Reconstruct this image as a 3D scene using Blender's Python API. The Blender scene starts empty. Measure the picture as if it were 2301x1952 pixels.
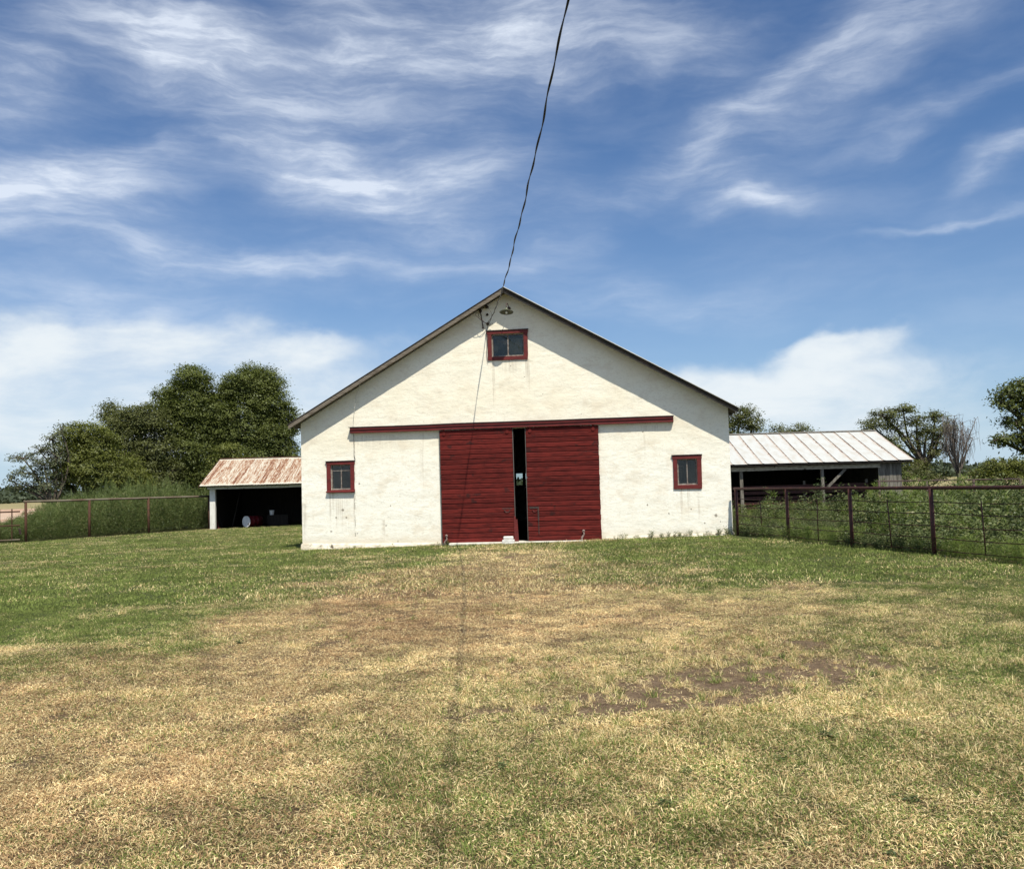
import bpy, math, random
import numpy as np
from mathutils import Vector, Matrix

# ------------------------------------------------------------------ camera
S = bpy.context.scene
COL = S.collection
PITCH, ROLL, FPX = math.atan(113 / 2045), .028, 2045.0
cF = np.array([0, math.cos(PITCH), math.sin(PITCH)])
u0 = np.array([0, -math.sin(PITCH), math.cos(PITCH)])
r0 = np.array([1., 0, 0])
cR = math.cos(ROLL) * r0 - math.sin(ROLL) * u0
cU = math.cos(ROLL) * u0 + math.sin(ROLL) * r0
CAM = np.array([0, 0, 1.6])
cd = bpy.data.cameras.new('camera'); cam = bpy.data.objects.new('camera', cd); COL.objects.link(cam)
M = Matrix(((cR[0], cU[0], -cF[0], 0), (cR[1], cU[1], -cF[1], 0), (cR[2], cU[2], -cF[2], 1.6), (0, 0, 0, 1)))
cam.matrix_world = M
cd.sensor_width = 36; cd.lens = FPX / 2301 * 36; cd.clip_end = 8000; cd.clip_start = .05
S.camera = cam

def sight(px, py):                     # direction of a surveyed point of the place, seen from where the photographer stood
    return (px - 1150.5) / FPX * cR - (py - 976) / FPX * cU + cF
def aty(px, py, Y):
    d = sight(px, py); return CAM + d * (Y / d[1])

# ------------------------------------------------------------------ world: sky and clouds
SUNV = np.array([.219, -.596, 1.0]); SUNV /= np.linalg.norm(SUNV)
EL = math.asin(SUNV[2]); AZ = math.atan2(SUNV[0], SUNV[1])
W = bpy.data.worlds.new('World'); S.world = W; W.use_nodes = True
nt = W.node_tree; nt.nodes.clear()
class NB:
    def __init__(s, nt): s.nt = nt
    def n(s, t, **k):
        nd = s.nt.nodes.new(t)
        for a, b in k.items(): setattr(nd, a, b)
        return nd
    def l(s, a, b): s.nt.links.new(a, b)
    def put(s, sock, v):
        if isinstance(v, bpy.types.NodeSocket): s.l(v, sock)
        elif isinstance(v, bpy.types.Node): s.l(v.outputs[0], sock)
        else: sock.default_value = v
    def m(s, op, a, b=None, c=None, clamp=False):
        nd = s.n('ShaderNodeMath', operation=op); nd.use_clamp = clamp
        s.put(nd.inputs[0], a)
        if b is not None: s.put(nd.inputs[1], b)
        if c is not None: s.put(nd.inputs[2], c)
        return nd.outputs[0]
    def mix(s, f, a, b, typ='MIX'):
        nd = s.n('ShaderNodeMix', data_type='RGBA', blend_type=typ); nd.clamp_factor = True
        s.put(nd.inputs[0], f)
        for i, v in ((6, a), (7, b)):
            if isinstance(v, (tuple, list)): v = (*v[:3], 1)
            s.put(nd.inputs[i], v)
        return nd.outputs[2]
    def noise(s, vec, scale, detail=4, rough=.55, dist=0., out=0):
        nd = s.n('ShaderNodeTexNoise'); s.put(nd.inputs['Vector'], vec)
        nd.inputs['Scale'].default_value = scale; nd.inputs['Detail'].default_value = detail
        nd.inputs['Roughness'].default_value = rough; nd.inputs['Distortion'].default_value = dist
        return nd.outputs[out]
    def ramp(s, f, lo, hi, smooth=True):
        nd = s.n('ShaderNodeMapRange'); nd.interpolation_type = 'SMOOTHSTEP' if smooth else 'LINEAR'
        s.put(nd.inputs[0], f); s.put(nd.inputs[1], lo); s.put(nd.inputs[2], hi)
        return nd.outputs[0]
    def mapping(s, vec, scale=(1, 1, 1), loc=(0, 0, 0), rot=(0, 0, 0)):
        nd = s.n('ShaderNodeMapping'); s.put(nd.inputs[0], vec)
        nd.inputs['Location'].default_value = loc; nd.inputs['Rotation'].default_value = rot; nd.inputs['Scale'].default_value = scale
        return nd.outputs[0]
b = NB(nt)
SKY = .085
sky = b.n('ShaderNodeTexSky', sky_type='NISHITA'); sky.sun_disc = False
sky.sun_elevation = EL; sky.sun_rotation = AZ; sky.altitude = 600; sky.air_density = 1.0; sky.dust_density = .9; sky.ozone_density = 3.0
tc = b.n('ShaderNodeTexCoord')
sep = b.n('ShaderNodeSeparateXYZ'); b.l(tc.outputs['Generated'], sep.inputs[0])
az = b.m('ARCTAN2', sep.outputs[0], sep.outputs[1]); el = b.m('ARCSINE', sep.outputs[2])
cv = b.n('ShaderNodeCombineXYZ'); b.l(az, cv.inputs[0]); b.l(el, cv.inputs[1])
cvec = cv.outputs[0]
# cloud fields, each an elongated patch of sky (position and size in 2079 px survey units, tilt in degrees, weight)
CL = [(350, 90, 190, 70, -8, 1.2), (790, 90, 360, 90, 0, 1.25), (1280, 110, 320, 55, -4, .6), (20, 180, 170, 75, 20, .75),
      (70, 375, 260, 75, 8, 1.6), (230, 290, 200, 28, 10, .4), (650, 325, 240, 60, -18, 1.0), (860, 370, 260, 75, -5, .6),
      (1560, 190, 480, 42, 27, .75), (1850, 60, 330, 60, 22, .55), (1960, 190, 300, 34, 8, .4), (1530, 395, 85, 32, -10, .95),
      (2060, 320, 110, 34, 18, .85), (1960, 442, 180, 16, 2, .6), (1470, 328, 60, 22, 0, .4), (350, 500, 520, 60, -4, .5),
      (700, 520, 380, 30, -3, .4), (560, 200, 420, 90, -15, .3), (230, 600, 330, 45, -6, .5), (1330, 600, 260, 50, -10, .38),
      (1000, 210, 200, 90, 60, .2)]
LOW = [(310, 690, 300, 75, -3, 1.35), (60, 740, 260, 110, 0, 1.25), (500, 820, 520, 130, 0, 1.0), (620, 710, 130, 45, 10, .9),
       (1600, 775, 290, 62, 3, 1.0), (1720, 705, 120, 34, 8, .9), (1760, 850, 420, 90, 0, .85), (90, 870, 420, 110, 0, 1.0), (1330, 830, 300, 80, 0, .6)]
def azel(px, py):
    d = sight(px * 1.10681, py * 1.10681); d = d / np.linalg.norm(d); return math.atan2(d[0], d[1]), math.asin(d[2])
def field(items, vec):
    tot = None
    for (x, y, rx, ry, a, w) in items:
        A, E_ = azel(x, y); ax, ex = azel(x + 10, y); k = (ax - A) / 10; 
        rot = math.radians(-a)
        nd = b.n('ShaderNodeMapping', vector_type='TEXTURE'); b.l(vec, nd.inputs[0])
        nd.inputs['Location'].default_value = (A, E_, 0); nd.inputs['Rotation'].default_value = (0, 0, math.radians(a) + ROLL)
        nd.inputs['Scale'].default_value = (rx * k, ry * k, 1)
        ln = b.n('ShaderNodeVectorMath', operation='DOT_PRODUCT'); b.l(nd.outputs[0], ln.inputs[0]); b.l(nd.outputs[0], ln.inputs[1])
        e = b.m('MULTIPLY', b.m('POWER', 2.718, b.m('MULTIPLY', ln.outputs['Value'], -1.1)), w)
        tot = e if tot is None else b.m('ADD', tot, e)
    return tot
# warp the field outline so the patches are ragged
wn = b.n('ShaderNodeTexNoise'); b.l(b.mapping(cvec, (1, 1.7, 1)), wn.inputs['Vector']); wn.inputs['Scale'].default_value = 7; wn.inputs['Detail'].default_value = 5
wv = b.n('ShaderNodeVectorMath', operation='SUBTRACT'); b.l(wn.outputs[1], wv.inputs[0]); wv.inputs[1].default_value = (.5, .5, .5)
ws = b.n('ShaderNodeVectorMath', operation='SCALE'); b.l(wv.outputs[0], ws.inputs[0]); ws.inputs['Scale'].default_value = .11
wa = b.n('ShaderNodeVectorMath', operation='ADD'); b.l(cvec, wa.inputs[0]); b.l(ws.outputs[0], wa.inputs[1])
f1 = field(CL, wa.outputs[0]); f2 = field(LOW, wa.outputs[0])
wb = b.n('ShaderNodeVectorMath', operation='MULTIPLY_ADD'); b.l(ws.outputs[0], wb.inputs[0]); wb.inputs[1].default_value = (.45, .45, 0); b.l(cvec, wb.inputs[2])
n1 = b.noise(b.mapping(wb.outputs[0], (1.9, 6.5, 1), rot=(0, 0, -.10)), 1.8, 10, .58, .10)
n2 = b.noise(b.mapping(wb.outputs[0], (2.2, 11, 1), (3, 1, 0), (0, 0, .26)), 3.6, 10, .64, .12)
nn = b.m('ADD', b.m('MULTIPLY', n1, .6), b.m('MULTIPLY', n2, .4))
cir = b.m('MULTIPLY', f1, b.m('ADD', .20, b.m('MULTIPLY', b.ramp(nn, .26, .80), b.m('ADD', .32, b.m('MULTIPLY', b.ramp(n2, .32, .68), .72)))))
# thin veil over the dome; unseen cloud added behind the photographer whitens the fill light
veil = b.m('MULTIPLY', b.ramp(n1, .40, .8), .16)
behind = b.ramp(b.m('ABSOLUTE', az), .75, 1.3)          # unseen cloud added out of view to lift and whiten the shade
bn_ = b.noise(b.mapping(tc.outputs['Generated'], (1, 1, 1.6)), 2.6, 8, .6, .3)
veil = b.m('ADD', veil, b.m('MULTIPLY', b.m('MULTIPLY', behind, b.ramp(bn_, .34, .66)), .8))
cir = b.m('ADD', cir, veil)
cir = b.m('MULTIPLY', b.m('MINIMUM', cir, 1.0), .82)
n3 = b.noise(b.mapping(cvec, (1, 1.6, 1)), 14, 8, .6, .3)
n4 = b.noise(b.mapping(cvec, (1, 2.6, 1), (5, 2, 0)), 5, 8, .62, .2)
low = b.ramp(b.m('ADD', f2, b.m('MULTIPLY', b.m('SUBTRACT', n3, .5), .9)), .24, 1.35)
low = b.m('MULTIPLY', low, b.m('ADD', .42, b.m('MULTIPLY', b.ramp(n4, .30, .64), .54)))
hz = b.m('MULTIPLY', b.m('POWER', 2.718, b.m('MULTIPLY', b.m('MAXIMUM', el, 0.), -7.0)), .88)
skc = b.mix(1.0, sky.outputs[0], (.41, .725, 1.03), 'MULTIPLY')
C0 = b.mix(hz, skc, tuple(v / SKY for v in (.50, .62, .72)))
C1 = b.mix(cir, C0, tuple(v / SKY for v in (.72, .78, .87)))
C2 = b.mix(low, C1, tuple(v / SKY for v in (.72, .77, .80)))
bg = b.n('ShaderNodeBackground'); b.l(C2, bg.inputs[0]); bg.inputs[1].default_value = SKY
wo = b.n('ShaderNodeOutputWorld'); b.l(bg.outputs[0], wo.inputs[0])
# sun
sl = bpy.data.lights.new('sun', 'SUN'); sl.energy = 4.9; sl.angle = math.radians(.53); sl.color = (1, .94, .80)
so = bpy.data.objects.new('sun', sl); COL.objects.link(so)
so.rotation_euler = Vector(SUNV).to_track_quat('Z', 'Y').to_euler(); so.location = (20, -60, 90)
S.view_settings.view_transform = 'Standard'; S.view_settings.look = 'None'
S.view_settings.gamma = 1; S.view_settings.use_curve_mapping = False; S.view_settings.exposure = .25
S.cycles.max_bounces = 6; S.cycles.transparent_max_bounces = 8
S.cycles.use_denoising = True; S.cycles.denoiser = 'OPENIMAGEDENOISE'; S.cycles.denoising_prefilter = 'ACCURATE'
S.cycles.sample_clamp_indirect = 4

# ------------------------------------------------------------------ helpers
rnd = random.Random(5); rg = np.random.default_rng(11)
def fbm(x, y, scale, seed=0, octv=4):
    x = np.asarray(x, float) / scale + seed * 17.3; y = np.asarray(y, float) / scale + seed * 9.1; out = 0; amp = 1; tot = 0
    for o in range(octv):
        xi = np.floor(x).astype(np.int64); yi = np.floor(y).astype(np.int64); fx = x - xi; fy = y - yi
        fx = fx * fx * (3 - 2 * fx); fy = fy * fy * (3 - 2 * fy)
        def h(a, c):
            v = (a * 374761393 + c * 668265263 + seed * 1442695) & 0xffffffff
            v = ((v ^ (v >> 13)) * 1274126177) & 0xffffffff
            return ((v ^ (v >> 16)) & 0xffff) / 65535.
        v = (h(xi, yi) * (1 - fx) + h(xi + 1, yi) * fx) * (1 - fy) + (h(xi, yi + 1) * (1 - fx) + h(xi + 1, yi + 1) * fx) * fy
        out = out + v * amp; tot += amp; amp *= .55; x = x * 2.03 + 5.2; y = y * 2.03 + 1.7
    return out / tot - .5
def sstep(t, a, c):
    t = np.clip((np.asarray(t, float) - a) / (c - a), 0, 1); return t * t * (3 - 2 * t)
def T(x, y):
    x = np.asarray(x, float); y = np.asarray(y, float)
    return .014 * np.clip(x, -24, 18) * sstep(y, 8, 23) * (1 - sstep(y, 60, 110)) + .05 * fbm(x, y, 3.5, 3, 3) * sstep(y, 0, 3) * (1 - sstep(y, 20, 24))
def Tz(x, y): return float(T(x, y))

class MB:
    def __init__(s): s.v = []; s.f = []; s.uv = None
    def add(s, vs, fs):
        o = len(s.v); s.v += [tuple(map(float, v)) for v in vs]; s.f += [tuple(i + o for i in f) for f in fs]; return s
    def box(s, x0, x1, y0, y1, z0, z1):
        return s.add([(x0, y0, z0), (x1, y0, z0), (x1, y1, z0), (x0, y1, z0), (x0, y0, z1), (x1, y0, z1), (x1, y1, z1), (x0, y1, z1)],
                     [(0, 3, 2, 1), (4, 5, 6, 7), (0, 1, 5, 4), (1, 2, 6, 5), (2, 3, 7, 6), (3, 0, 4, 7)])
    def prism(s, poly, y0, y1):           # poly in x,z ; extruded along y
        n = len(poly)
        vs = [(x, y0, z) for x, z in poly] + [(x, y1, z) for x, z in poly]
        return s.add(vs, [tuple(range(n)), tuple(range(2 * n - 1, n - 1, -1))] + [(i, i + n, (i + 1) % n + n, (i + 1) % n) for i in range(n)])
    def prismx(s, poly, x0, x1):          # poly in y,z ; extruded along x
        n = len(poly)
        vs = [(x0, y, z) for y, z in poly] + [(x1, y, z) for y, z in poly]
        return s.add(vs, [tuple(range(n - 1, -1, -1)), tuple(range(n, 2 * n))] + [(i, (i + 1) % n, (i + 1) % n + n, i + n) for i in range(n)])
    def tube(s, pts, rad, n=8, cap=True):
        P = [Vector(p) for p in pts]; rs = rad if isinstance(rad, (list, tuple)) else [rad] * len(P)
        rings = []; up = None
        for i, p in enumerate(P):
            d = (P[min(i + 1, len(P) - 1)] - P[max(i - 1, 0)]).normalized()
            if up is None: up = Vector((0, 0, 1)) if abs(d.z) < .9 else Vector((1, 0, 0))
            a = d.cross(up); a = a.normalized() if a.length > 1e-6 else Vector((1, 0, 0)); c = a.cross(d).normalized(); up = c
            rings.append([p + (a * math.cos(2 * math.pi * k / n) + c * math.sin(2 * math.pi * k / n)) * rs[i] for k in range(n)])
        vs = [v for r in rings for v in r]; fs = []
        for i in range(len(P) - 1):
            for k in range(n):
                fs.append((i * n + k, i * n + (k + 1) % n, (i + 1) * n + (k + 1) % n, (i + 1) * n + k))
        if cap: fs += [tuple(range(n - 1, -1, -1)), tuple((len(P) - 1) * n + k for k in range(n))]
        return s.add(vs, fs)
    def mesh(s, name):
        me = bpy.data.meshes.new(name); me.from_pydata(s.v, [], s.f); me.update()
        return me
    def build(s, name, mat, parent=None, smooth=False, bevel=0):
        me = s.mesh(name); me.materials.append(mat)
        if smooth: me.shade_smooth()
        return place(name, me, parent, bevel=bevel)
def place(name, me, parent=None, loc=None, bevel=0):
    o = bpy.data.objects.new(name, me); COL.objects.link(o)
    if parent is not None: o.parent = parent
    if loc is not None: o.location = loc
    if bevel:
        md = o.modifiers.new('bevel', 'BEVEL'); md.width = bevel; md.segments = 1; md.limit_method = 'ANGLE'
    return o
def tag(o, label=None, cat=None, group=None, kind=None):
    if label: o['label'] = label
    if cat: o['category'] = cat
    if group: o['group'] = group
    if kind: o['kind'] = kind
    return o
def empty(name, loc, rz=0, label=None, cat=None, group=None):
    o = bpy.data.objects.new(name, None); COL.objects.link(o); o.location = loc; o.rotation_euler = (0, 0, rz); o.empty_display_size = .2
    return tag(o, label, cat, group)
def npmesh(name, verts, faces, mat, attrs=None):   # faces Nx3 or Nx4
    me = bpy.data.meshes.new(name); k = faces.shape[1]
    me.vertices.add(len(verts)); me.vertices.foreach_set('co', np.ascontiguousarray(verts, dtype=np.float32).ravel())
    me.loops.add(faces.size); me.loops.foreach_set('vertex_index', np.ascontiguousarray(faces, dtype=np.int32).ravel())
    me.polygons.add(len(faces)); me.polygons.foreach_set('loop_start', np.arange(0, faces.size, k, dtype=np.int32))
    me.update(calc_edges=True)
    for nm, (typ, dom, arr) in (attrs or {}).items():
        a = me.attributes.new(nm, typ, dom)
        a.data.foreach_set('vector' if typ == 'FLOAT_VECTOR' else 'value', np.ascontiguousarray(arr, dtype=np.float32).ravel())
    if mat: me.materials.append(mat)
    return me

# ------------------------------------------------------------------ materials
def newmat(name):
    m = bpy.data.materials.new(name); m.use_nodes = True; m.node_tree.nodes.clear(); return m, NB(m.node_tree)
def finish(m, b, col, rough=.85, bump=None, bs=.3, bd=.02, metal=0., spec=.3):
    p = b.n('ShaderNodeBsdfPrincipled')
    if isinstance(col, (tuple, list)): col = (*col[:3], 1)
    b.put(p.inputs['Base Color'], col); b.put(p.inputs['Roughness'], rough); b.put(p.inputs['Metallic'], metal); p.inputs['Specular IOR Level'].default_value = spec
    if bump is not None:
        bn = b.n('ShaderNodeBump'); b.l(bump, bn.inputs['Height']); bn.inputs['Strength'].default_value = bs; bn.inputs['Distance'].default_value = bd
        b.l(bn.outputs[0], p.inputs['Normal'])
    o = b.n('ShaderNodeOutputMaterial'); b.l(p.outputs[0], o.inputs[0]); return m
def objco(b): return b.n('ShaderNodeTexCoord').outputs['Object']
def weathered(name, c1, c2, scale=(1, 1, 6), s=4, rough=.85, bd=.004, perobj=.0, spots=None, lo=.35, hi=.7, metal=0., spec=.3):
    m, b = newmat(name); v = objco(b)
    oi = b.n('ShaderNodeObjectInfo')
    add = b.n('ShaderNodeVectorMath', operation='MULTIPLY_ADD'); b.l(oi.outputs['Random'], add.inputs[0]); add.inputs[1].default_value = (37, 19, 53); b.l(v, add.inputs[2])
    mv = b.mapping(add.outputs[0], scale)
    n = b.noise(mv, s, 6, .6, .2)
    c = b.mix(b.ramp(n, lo, hi), c1, c2)
    if spots:
        sn = b.noise(add.outputs[0], spots[1], 5, .65)
        c = b.mix(b.ramp(sn, spots[2], spots[2] + .08), c, spots[0])
    if perobj:
        k = b.m('ADD', b.m('MULTIPLY', oi.outputs['Random'], perobj), 1 - perobj / 2)
        hv = b.n('ShaderNodeHueSaturation'); b.l(k, hv.inputs['Value']); b.l(c, hv.inputs['Color']); c = hv.outputs[0]
    return finish(m, b, c, rough, n, .5, bd, metal, spec)

def stucco():
    m, b = newmat('cream_stucco'); v = objco(b); s = b.n('ShaderNodeSeparateXYZ'); b.l(v, s.inputs[0]); U, Z = s.outputs[0], s.outputs[2]
    nb = b.noise(b.mapping(v, (1, 1, 1)), .9, 4, .5)
    lum = b.noise(b.mapping(v, (1.4, 1.4, 3.4)), 2.6, 6, .62, .8)      # trowelled courses
    fine = b.noise(v, 38, 5, .7)
    lum2 = b.noise(b.mapping(v, (3, 3, 8), (4, 2, 1)), 4, 6, .6, 1.2)
    c = b.mix(b.ramp(nb, .35, .7), (.85, .81, .69), (.82, .76, .62))
    # low wall paler, chalky
    c = b.mix(b.m('MULTIPLY', b.ramp(Z, 3.2, 1.8), .75), c, (.87, .855, .785))
    # greyish scuffs on the crests of the trowelling
    c = b.mix(b.m('MULTIPLY', b.ramp(lum2, .50, .66), .6), c, (.66, .61, .50))
    blot = b.noise(b.mapping(v, (1, 1, 1.6), (9, 4, 2)), 1.7, 6, .66)
    c = b.mix(b.m('MULTIPLY', b.ramp(blot, .48, .68), .5), c, (.68, .595, .47))
    gsp = b.noise(b.mapping(v, (1, 1, 1), (2, 7, 5)), 5.5, 5, .7)
    c = b.mix(b.m('MULTIPLY', b.m('MULTIPLY', b.ramp(gsp, .62, .72), b.ramp(Z, 3., .9)), .45), c, (.42, .40, .36))
    # run-off streaks below the windows (u centre, width, top, length, strength)
    st = b.noise(b.mapping(v, (14, 14, .35)), 1.6, 3, .6)
    tot = None
    for (u, w, zt, L, k) in [(.88, .13, 1.5, 1.1, .75), (1.15, .33, 1.35, 1.25, .55), (10.7, .06, 1.35, .9, .8), (10.9, .05, 1.35, 1.0, .9), (11.17, .06, 1.35, 1.05, .9),
                             (5.52, .035, 5.08, 1.9, 1.), (5.63, .045, 5.08, 1.6, .9), (6.56, .04, 5.08, .8, .95), (6.62, .05, 5.08, 1.1, .9), (6.1, .4, 5.08, .5, .5),
                             (2.2, .9, 3.1, .5, .35), (1.53, .04, 1.5, 1.6, .6), (1.58, .03, 3.1, 1.7, .55), (3.55, .12, 3.1, 2.2, .35), (2.35, .1, .7, .8, .7), (.05, .12, 1.2, 1.3, .55), (9.75, .05, 2.9, .8, .35), (10.0, .7, 3.1, .25, .3)]:
        a = b.ramp(b.m('ABSOLUTE', b.m('SUBTRACT', U, u)), w, w * .3)
        t = b.m('MULTIPLY', b.ramp(Z, zt - L, zt - L * .2), b.m('LESS_THAN', Z, zt + .02))
        e = b.m('MULTIPLY', b.m('MULTIPLY', a, t), k); tot = e if tot is None else b.m('MAXIMUM', tot, e)
    c = b.mix(b.m('MULTIPLY', b.m('MULTIPLY', tot, .8), b.ramp(st, .36, .66)), c, (.38, .31, .24))
    # chips and old fixing holes
    tot = None
    for (u, z, r) in [(9.73, 2.95, .045), (9.78, .95, .035), (10.35, .7, .04), (11.6, .62, .07), (10.95, .8, .03), (11.3, .42, .035), (1.7, 1.75, .045), (2.45, .55, .04), (2.6, 1.1, .035), (2.78, .1, .05), (.85, .42, .05), (1.2, 1.02, .06), (1.3, .8, .05), (1.0, .8, .05), (6.12, 4.92, .03), (6.5, 4.6, .03), (7.0, 4.1, .02), (8.05, 3.5, .02), (3.6, 3.45, .025), (11.72, .45, .03), (1.62, .35, .03)]:
        d = b.n('ShaderNodeVectorMath', operation='DISTANCE'); b.l(wob(b, v), d.inputs[0]); d.inputs[1].default_value = (u, 0, z)
        e = b.ramp(d.outputs['Value'], r * .75, r * .35); tot = e if tot is None else b.m('MAXIMUM', tot, e)
    c = b.mix(b.m('MULTIPLY', tot, .85), c, (.22, .19, .15))
    # settlement crack under the left end of the door track
    cw = b.m('ADD', U, b.m('MULTIPLY', b.m('SUBTRACT', b.noise(v, 3, 5, .7), .5), .1))
    cr = b.m('MULTIPLY', b.ramp(b.m('ABSOLUTE', b.m('SUBTRACT', cw, 1.56)), .014, .004), b.m('MULTIPLY', b.m('LESS_THAN', Z, 3.15), b.ramp(b.noise(v, 5, 2), .40, .47)))
    c = b.mix(b.m('MULTIPLY', cr, .8), c, (.2, .18, .15))
    # splash zone at the foot
    sp = b.m('MULTIPLY', b.ramp(b.m('ADD', Z, b.m('MULTIPLY', b.m('SUBTRACT', blot, .5), .6)), .35, .02), .6)
    c = b.mix(sp, c, (.62, .53, .40))
    hgt = b.m('ADD', b.m('MULTIPLY', lum, 1.), b.m('MULTIPLY', fine, .22))
    return finish(m, b, c, .95, hgt, .34, .03, 0, .1)
def wob(b, v):
    n = b.n('ShaderNodeTexNoise'); b.l(v, n.inputs['Vector']); n.inputs['Scale'].default_value = 14; n.inputs['Detail'].default_value = 3
    s = b.n('ShaderNodeVectorMath', operation='MULTIPLY_ADD'); b.l(n.outputs[1], s.inputs[0]); s.inputs[1].default_value = (.07, 0, .07)
    s2 = b.n('ShaderNodeVectorMath', operation='SUBTRACT'); b.l(v, s2.inputs[0]); s2.inputs[1].default_value = (.035, 0, .035)
    z = b.n('ShaderNodeVectorMath', operation='MULTIPLY'); b.l(s2.outputs[0], z.inputs[0]); z.inputs[1].default_value = (1, 0, 1)
    b.l(z.outputs[0], s.inputs[2]); return s.outputs[0]
STUCCO = stucco()
REDB = weathered('barn_red_boards', (.125, .016, .013), (.062, .009, .008), (.9, 1, 5), 4, .7, .003, .42, ((.045, .012, .011), 2.2, .60), spec=.12)
REDT = weathered('barn_red_trim', (.14, .017, .015), (.085, .012, .011), (1, 1, 3), 5, .6, .002, .1, ((.30, .22, .19), 16, .70), spec=.35)
RAKEW = weathered('weathered_fascia', (.20, .17, .135), (.09, .072, .055), (1.2, 1.2, 7), 5, .9, .004)
TARE = weathered('dark_roof_edge', (.03, .028, .027), (.07, .05, .04), (1, 1, 1), 8, .8)
GALV = weathered('galvanised_metal', (.66, .67, .67), (.55, .55, .54), (1, 1, 1), 3, .5, .001, 0, None, metal=.1)
GREYW = weathered('grey_weathered_wood', (.20, .185, .16), (.08, .072, .06), (6, 6, .6), 3, .9, .004, .25)
WHITEW = weathered('peeling_white_paint', (.74, .73, .69), (.62, .60, .55), (3, 3, .8), 3, .8, .004, .05, ((.12, .09, .07), 5, .63))
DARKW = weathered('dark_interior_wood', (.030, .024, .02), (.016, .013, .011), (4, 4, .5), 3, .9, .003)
FOUND = weathered('crumbled_foundation', (.72, .67, .56), (.40, .35, .27), (1, 1, 3), 3, .95, .02, 0, ((.10, .08, .055), 6, .57))
CONC = weathered('pale_concrete', (.66, .63, .56), (.5, .47, .41), (1, 1, 1), 5, .9, .004)
BLOCK = weathered('whitewashed_block', (.74, .73, .70), (.55, .54, .5), (1, 1, 4), 6, .9, .004)
RUSTP = weathered('rusty_red_pipe', (.062, .020, .016), (.034, .014, .012), (3, 3, 3), 4, .62, .002, .15, ((.15, .06, .035), 7, .62))
RUSTB = weathered('brown_rust_pipe', (.085, .038, .020), (.045, .022, .014), (3, 3, 3), 4, .8, .002, .15)
RAILG = weathered('faded_top_pipe', (.16, .14, .10), (.10, .06, .04), (1, 1, 1), 1.5, .7, .002)
BLACK = weathered('black_cable_sheath', (.012, .012, .014), (.03, .03, .03), (1, 1, 1), 30, .5, .0005)
WIREG = weathered('thin_grey_wire', (.16, .15, .13), (.08, .075, .07), (1, 1, 1), 20, .6, .0005)
IRON = weathered('dark_iron', (.04, .03, .028), (.09, .05, .04), (1, 1, 1), 20, .6, .001)
ENAM = weathered('green_enamel', (.12, .13, .085), (.07, .075, .05), (1, 1, 1), 12, .4, .0005, 0, ((.2, .1, .05), 20, .68))
SASH = weathered('peeling_sash_paint', (.24, .215, .19), (.11, .08, .07), (1, 1, 1), 14, .8, .002)
CERAM = weathered('brown_glazed_ceramic', (.05, .03, .02), (.02, .015, .012), (1, 1, 1), 10, .3)
BARK = weathered('tree_bark', (.13, .105, .08), (.06, .048, .038), (1, 1, .3), 4, .95, .02)
DEADW = weathered('dead_grey_twigs', (.17, .14, .12), (.10, .085, .072), (1, 1, .3), 4, .95, .01)
DRUMW = weathered('white_drum_head', (.85, .85, .85), (.7, .7, .7), (1, 1, 1), 7, .5)
DRUMR = weathered('red_drum_side', (.13, .010, .014), (.07, .008, .01), (1, 1, 1), 5, .45)
CURT = weathered('grey_cloth', (.17, .165, .14), (.13, .13, .11), (5, 1, 1), 3, .9)
ROCKM = weathered('pale_rock', (.5, .45, .38), (.35, .3, .25), (1, 1, 1), 12, .9, .01)

def glassmat():
    m, b = newmat('old_window_glass')
    tr = b.n('ShaderNodeBsdfTransparent'); tr.inputs[0].default_value = (.8, .83, .8, 1)
    gl = b.n('ShaderNodeBsdfGlossy'); gl.inputs['Roughness'].default_value = .03
    n = b.noise(objco(b), 5, 2); bn = b.n('ShaderNodeBump'); b.l(n, bn.inputs['Height']); bn.inputs['Strength'].default_value = .12; bn.inputs['Distance'].default_value = .02
    b.l(bn.outputs[0], gl.inputs['Normal'])
    df = b.n('ShaderNodeBsdfDiffuse'); df.inputs[0].default_value = (.3, .29, .25, 1)
    fr = b.n('ShaderNodeFresnel'); fr.inputs[0].default_value = 1.5
    a = b.n('ShaderNodeMixShader'); b.l(b.m('MULTIPLY', fr.outputs[0], .9), a.inputs[0]); b.l(tr.outputs[0], a.inputs[1]); b.l(gl.outputs[0], a.inputs[2])
    c = b.n('ShaderNodeMixShader'); b.l(b.m('MULTIPLY', b.ramp(b.noise(objco(b), 9, 4, .7), .4, .8), .07), c.inputs[0]); b.l(a.outputs[0], c.inputs[1]); b.l(df.outputs[0], c.inputs[2])
    o = b.n('ShaderNodeOutputMaterial'); b.l(c.outputs[0], o.inputs[0]); return m
GLASS = glassmat()

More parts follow.
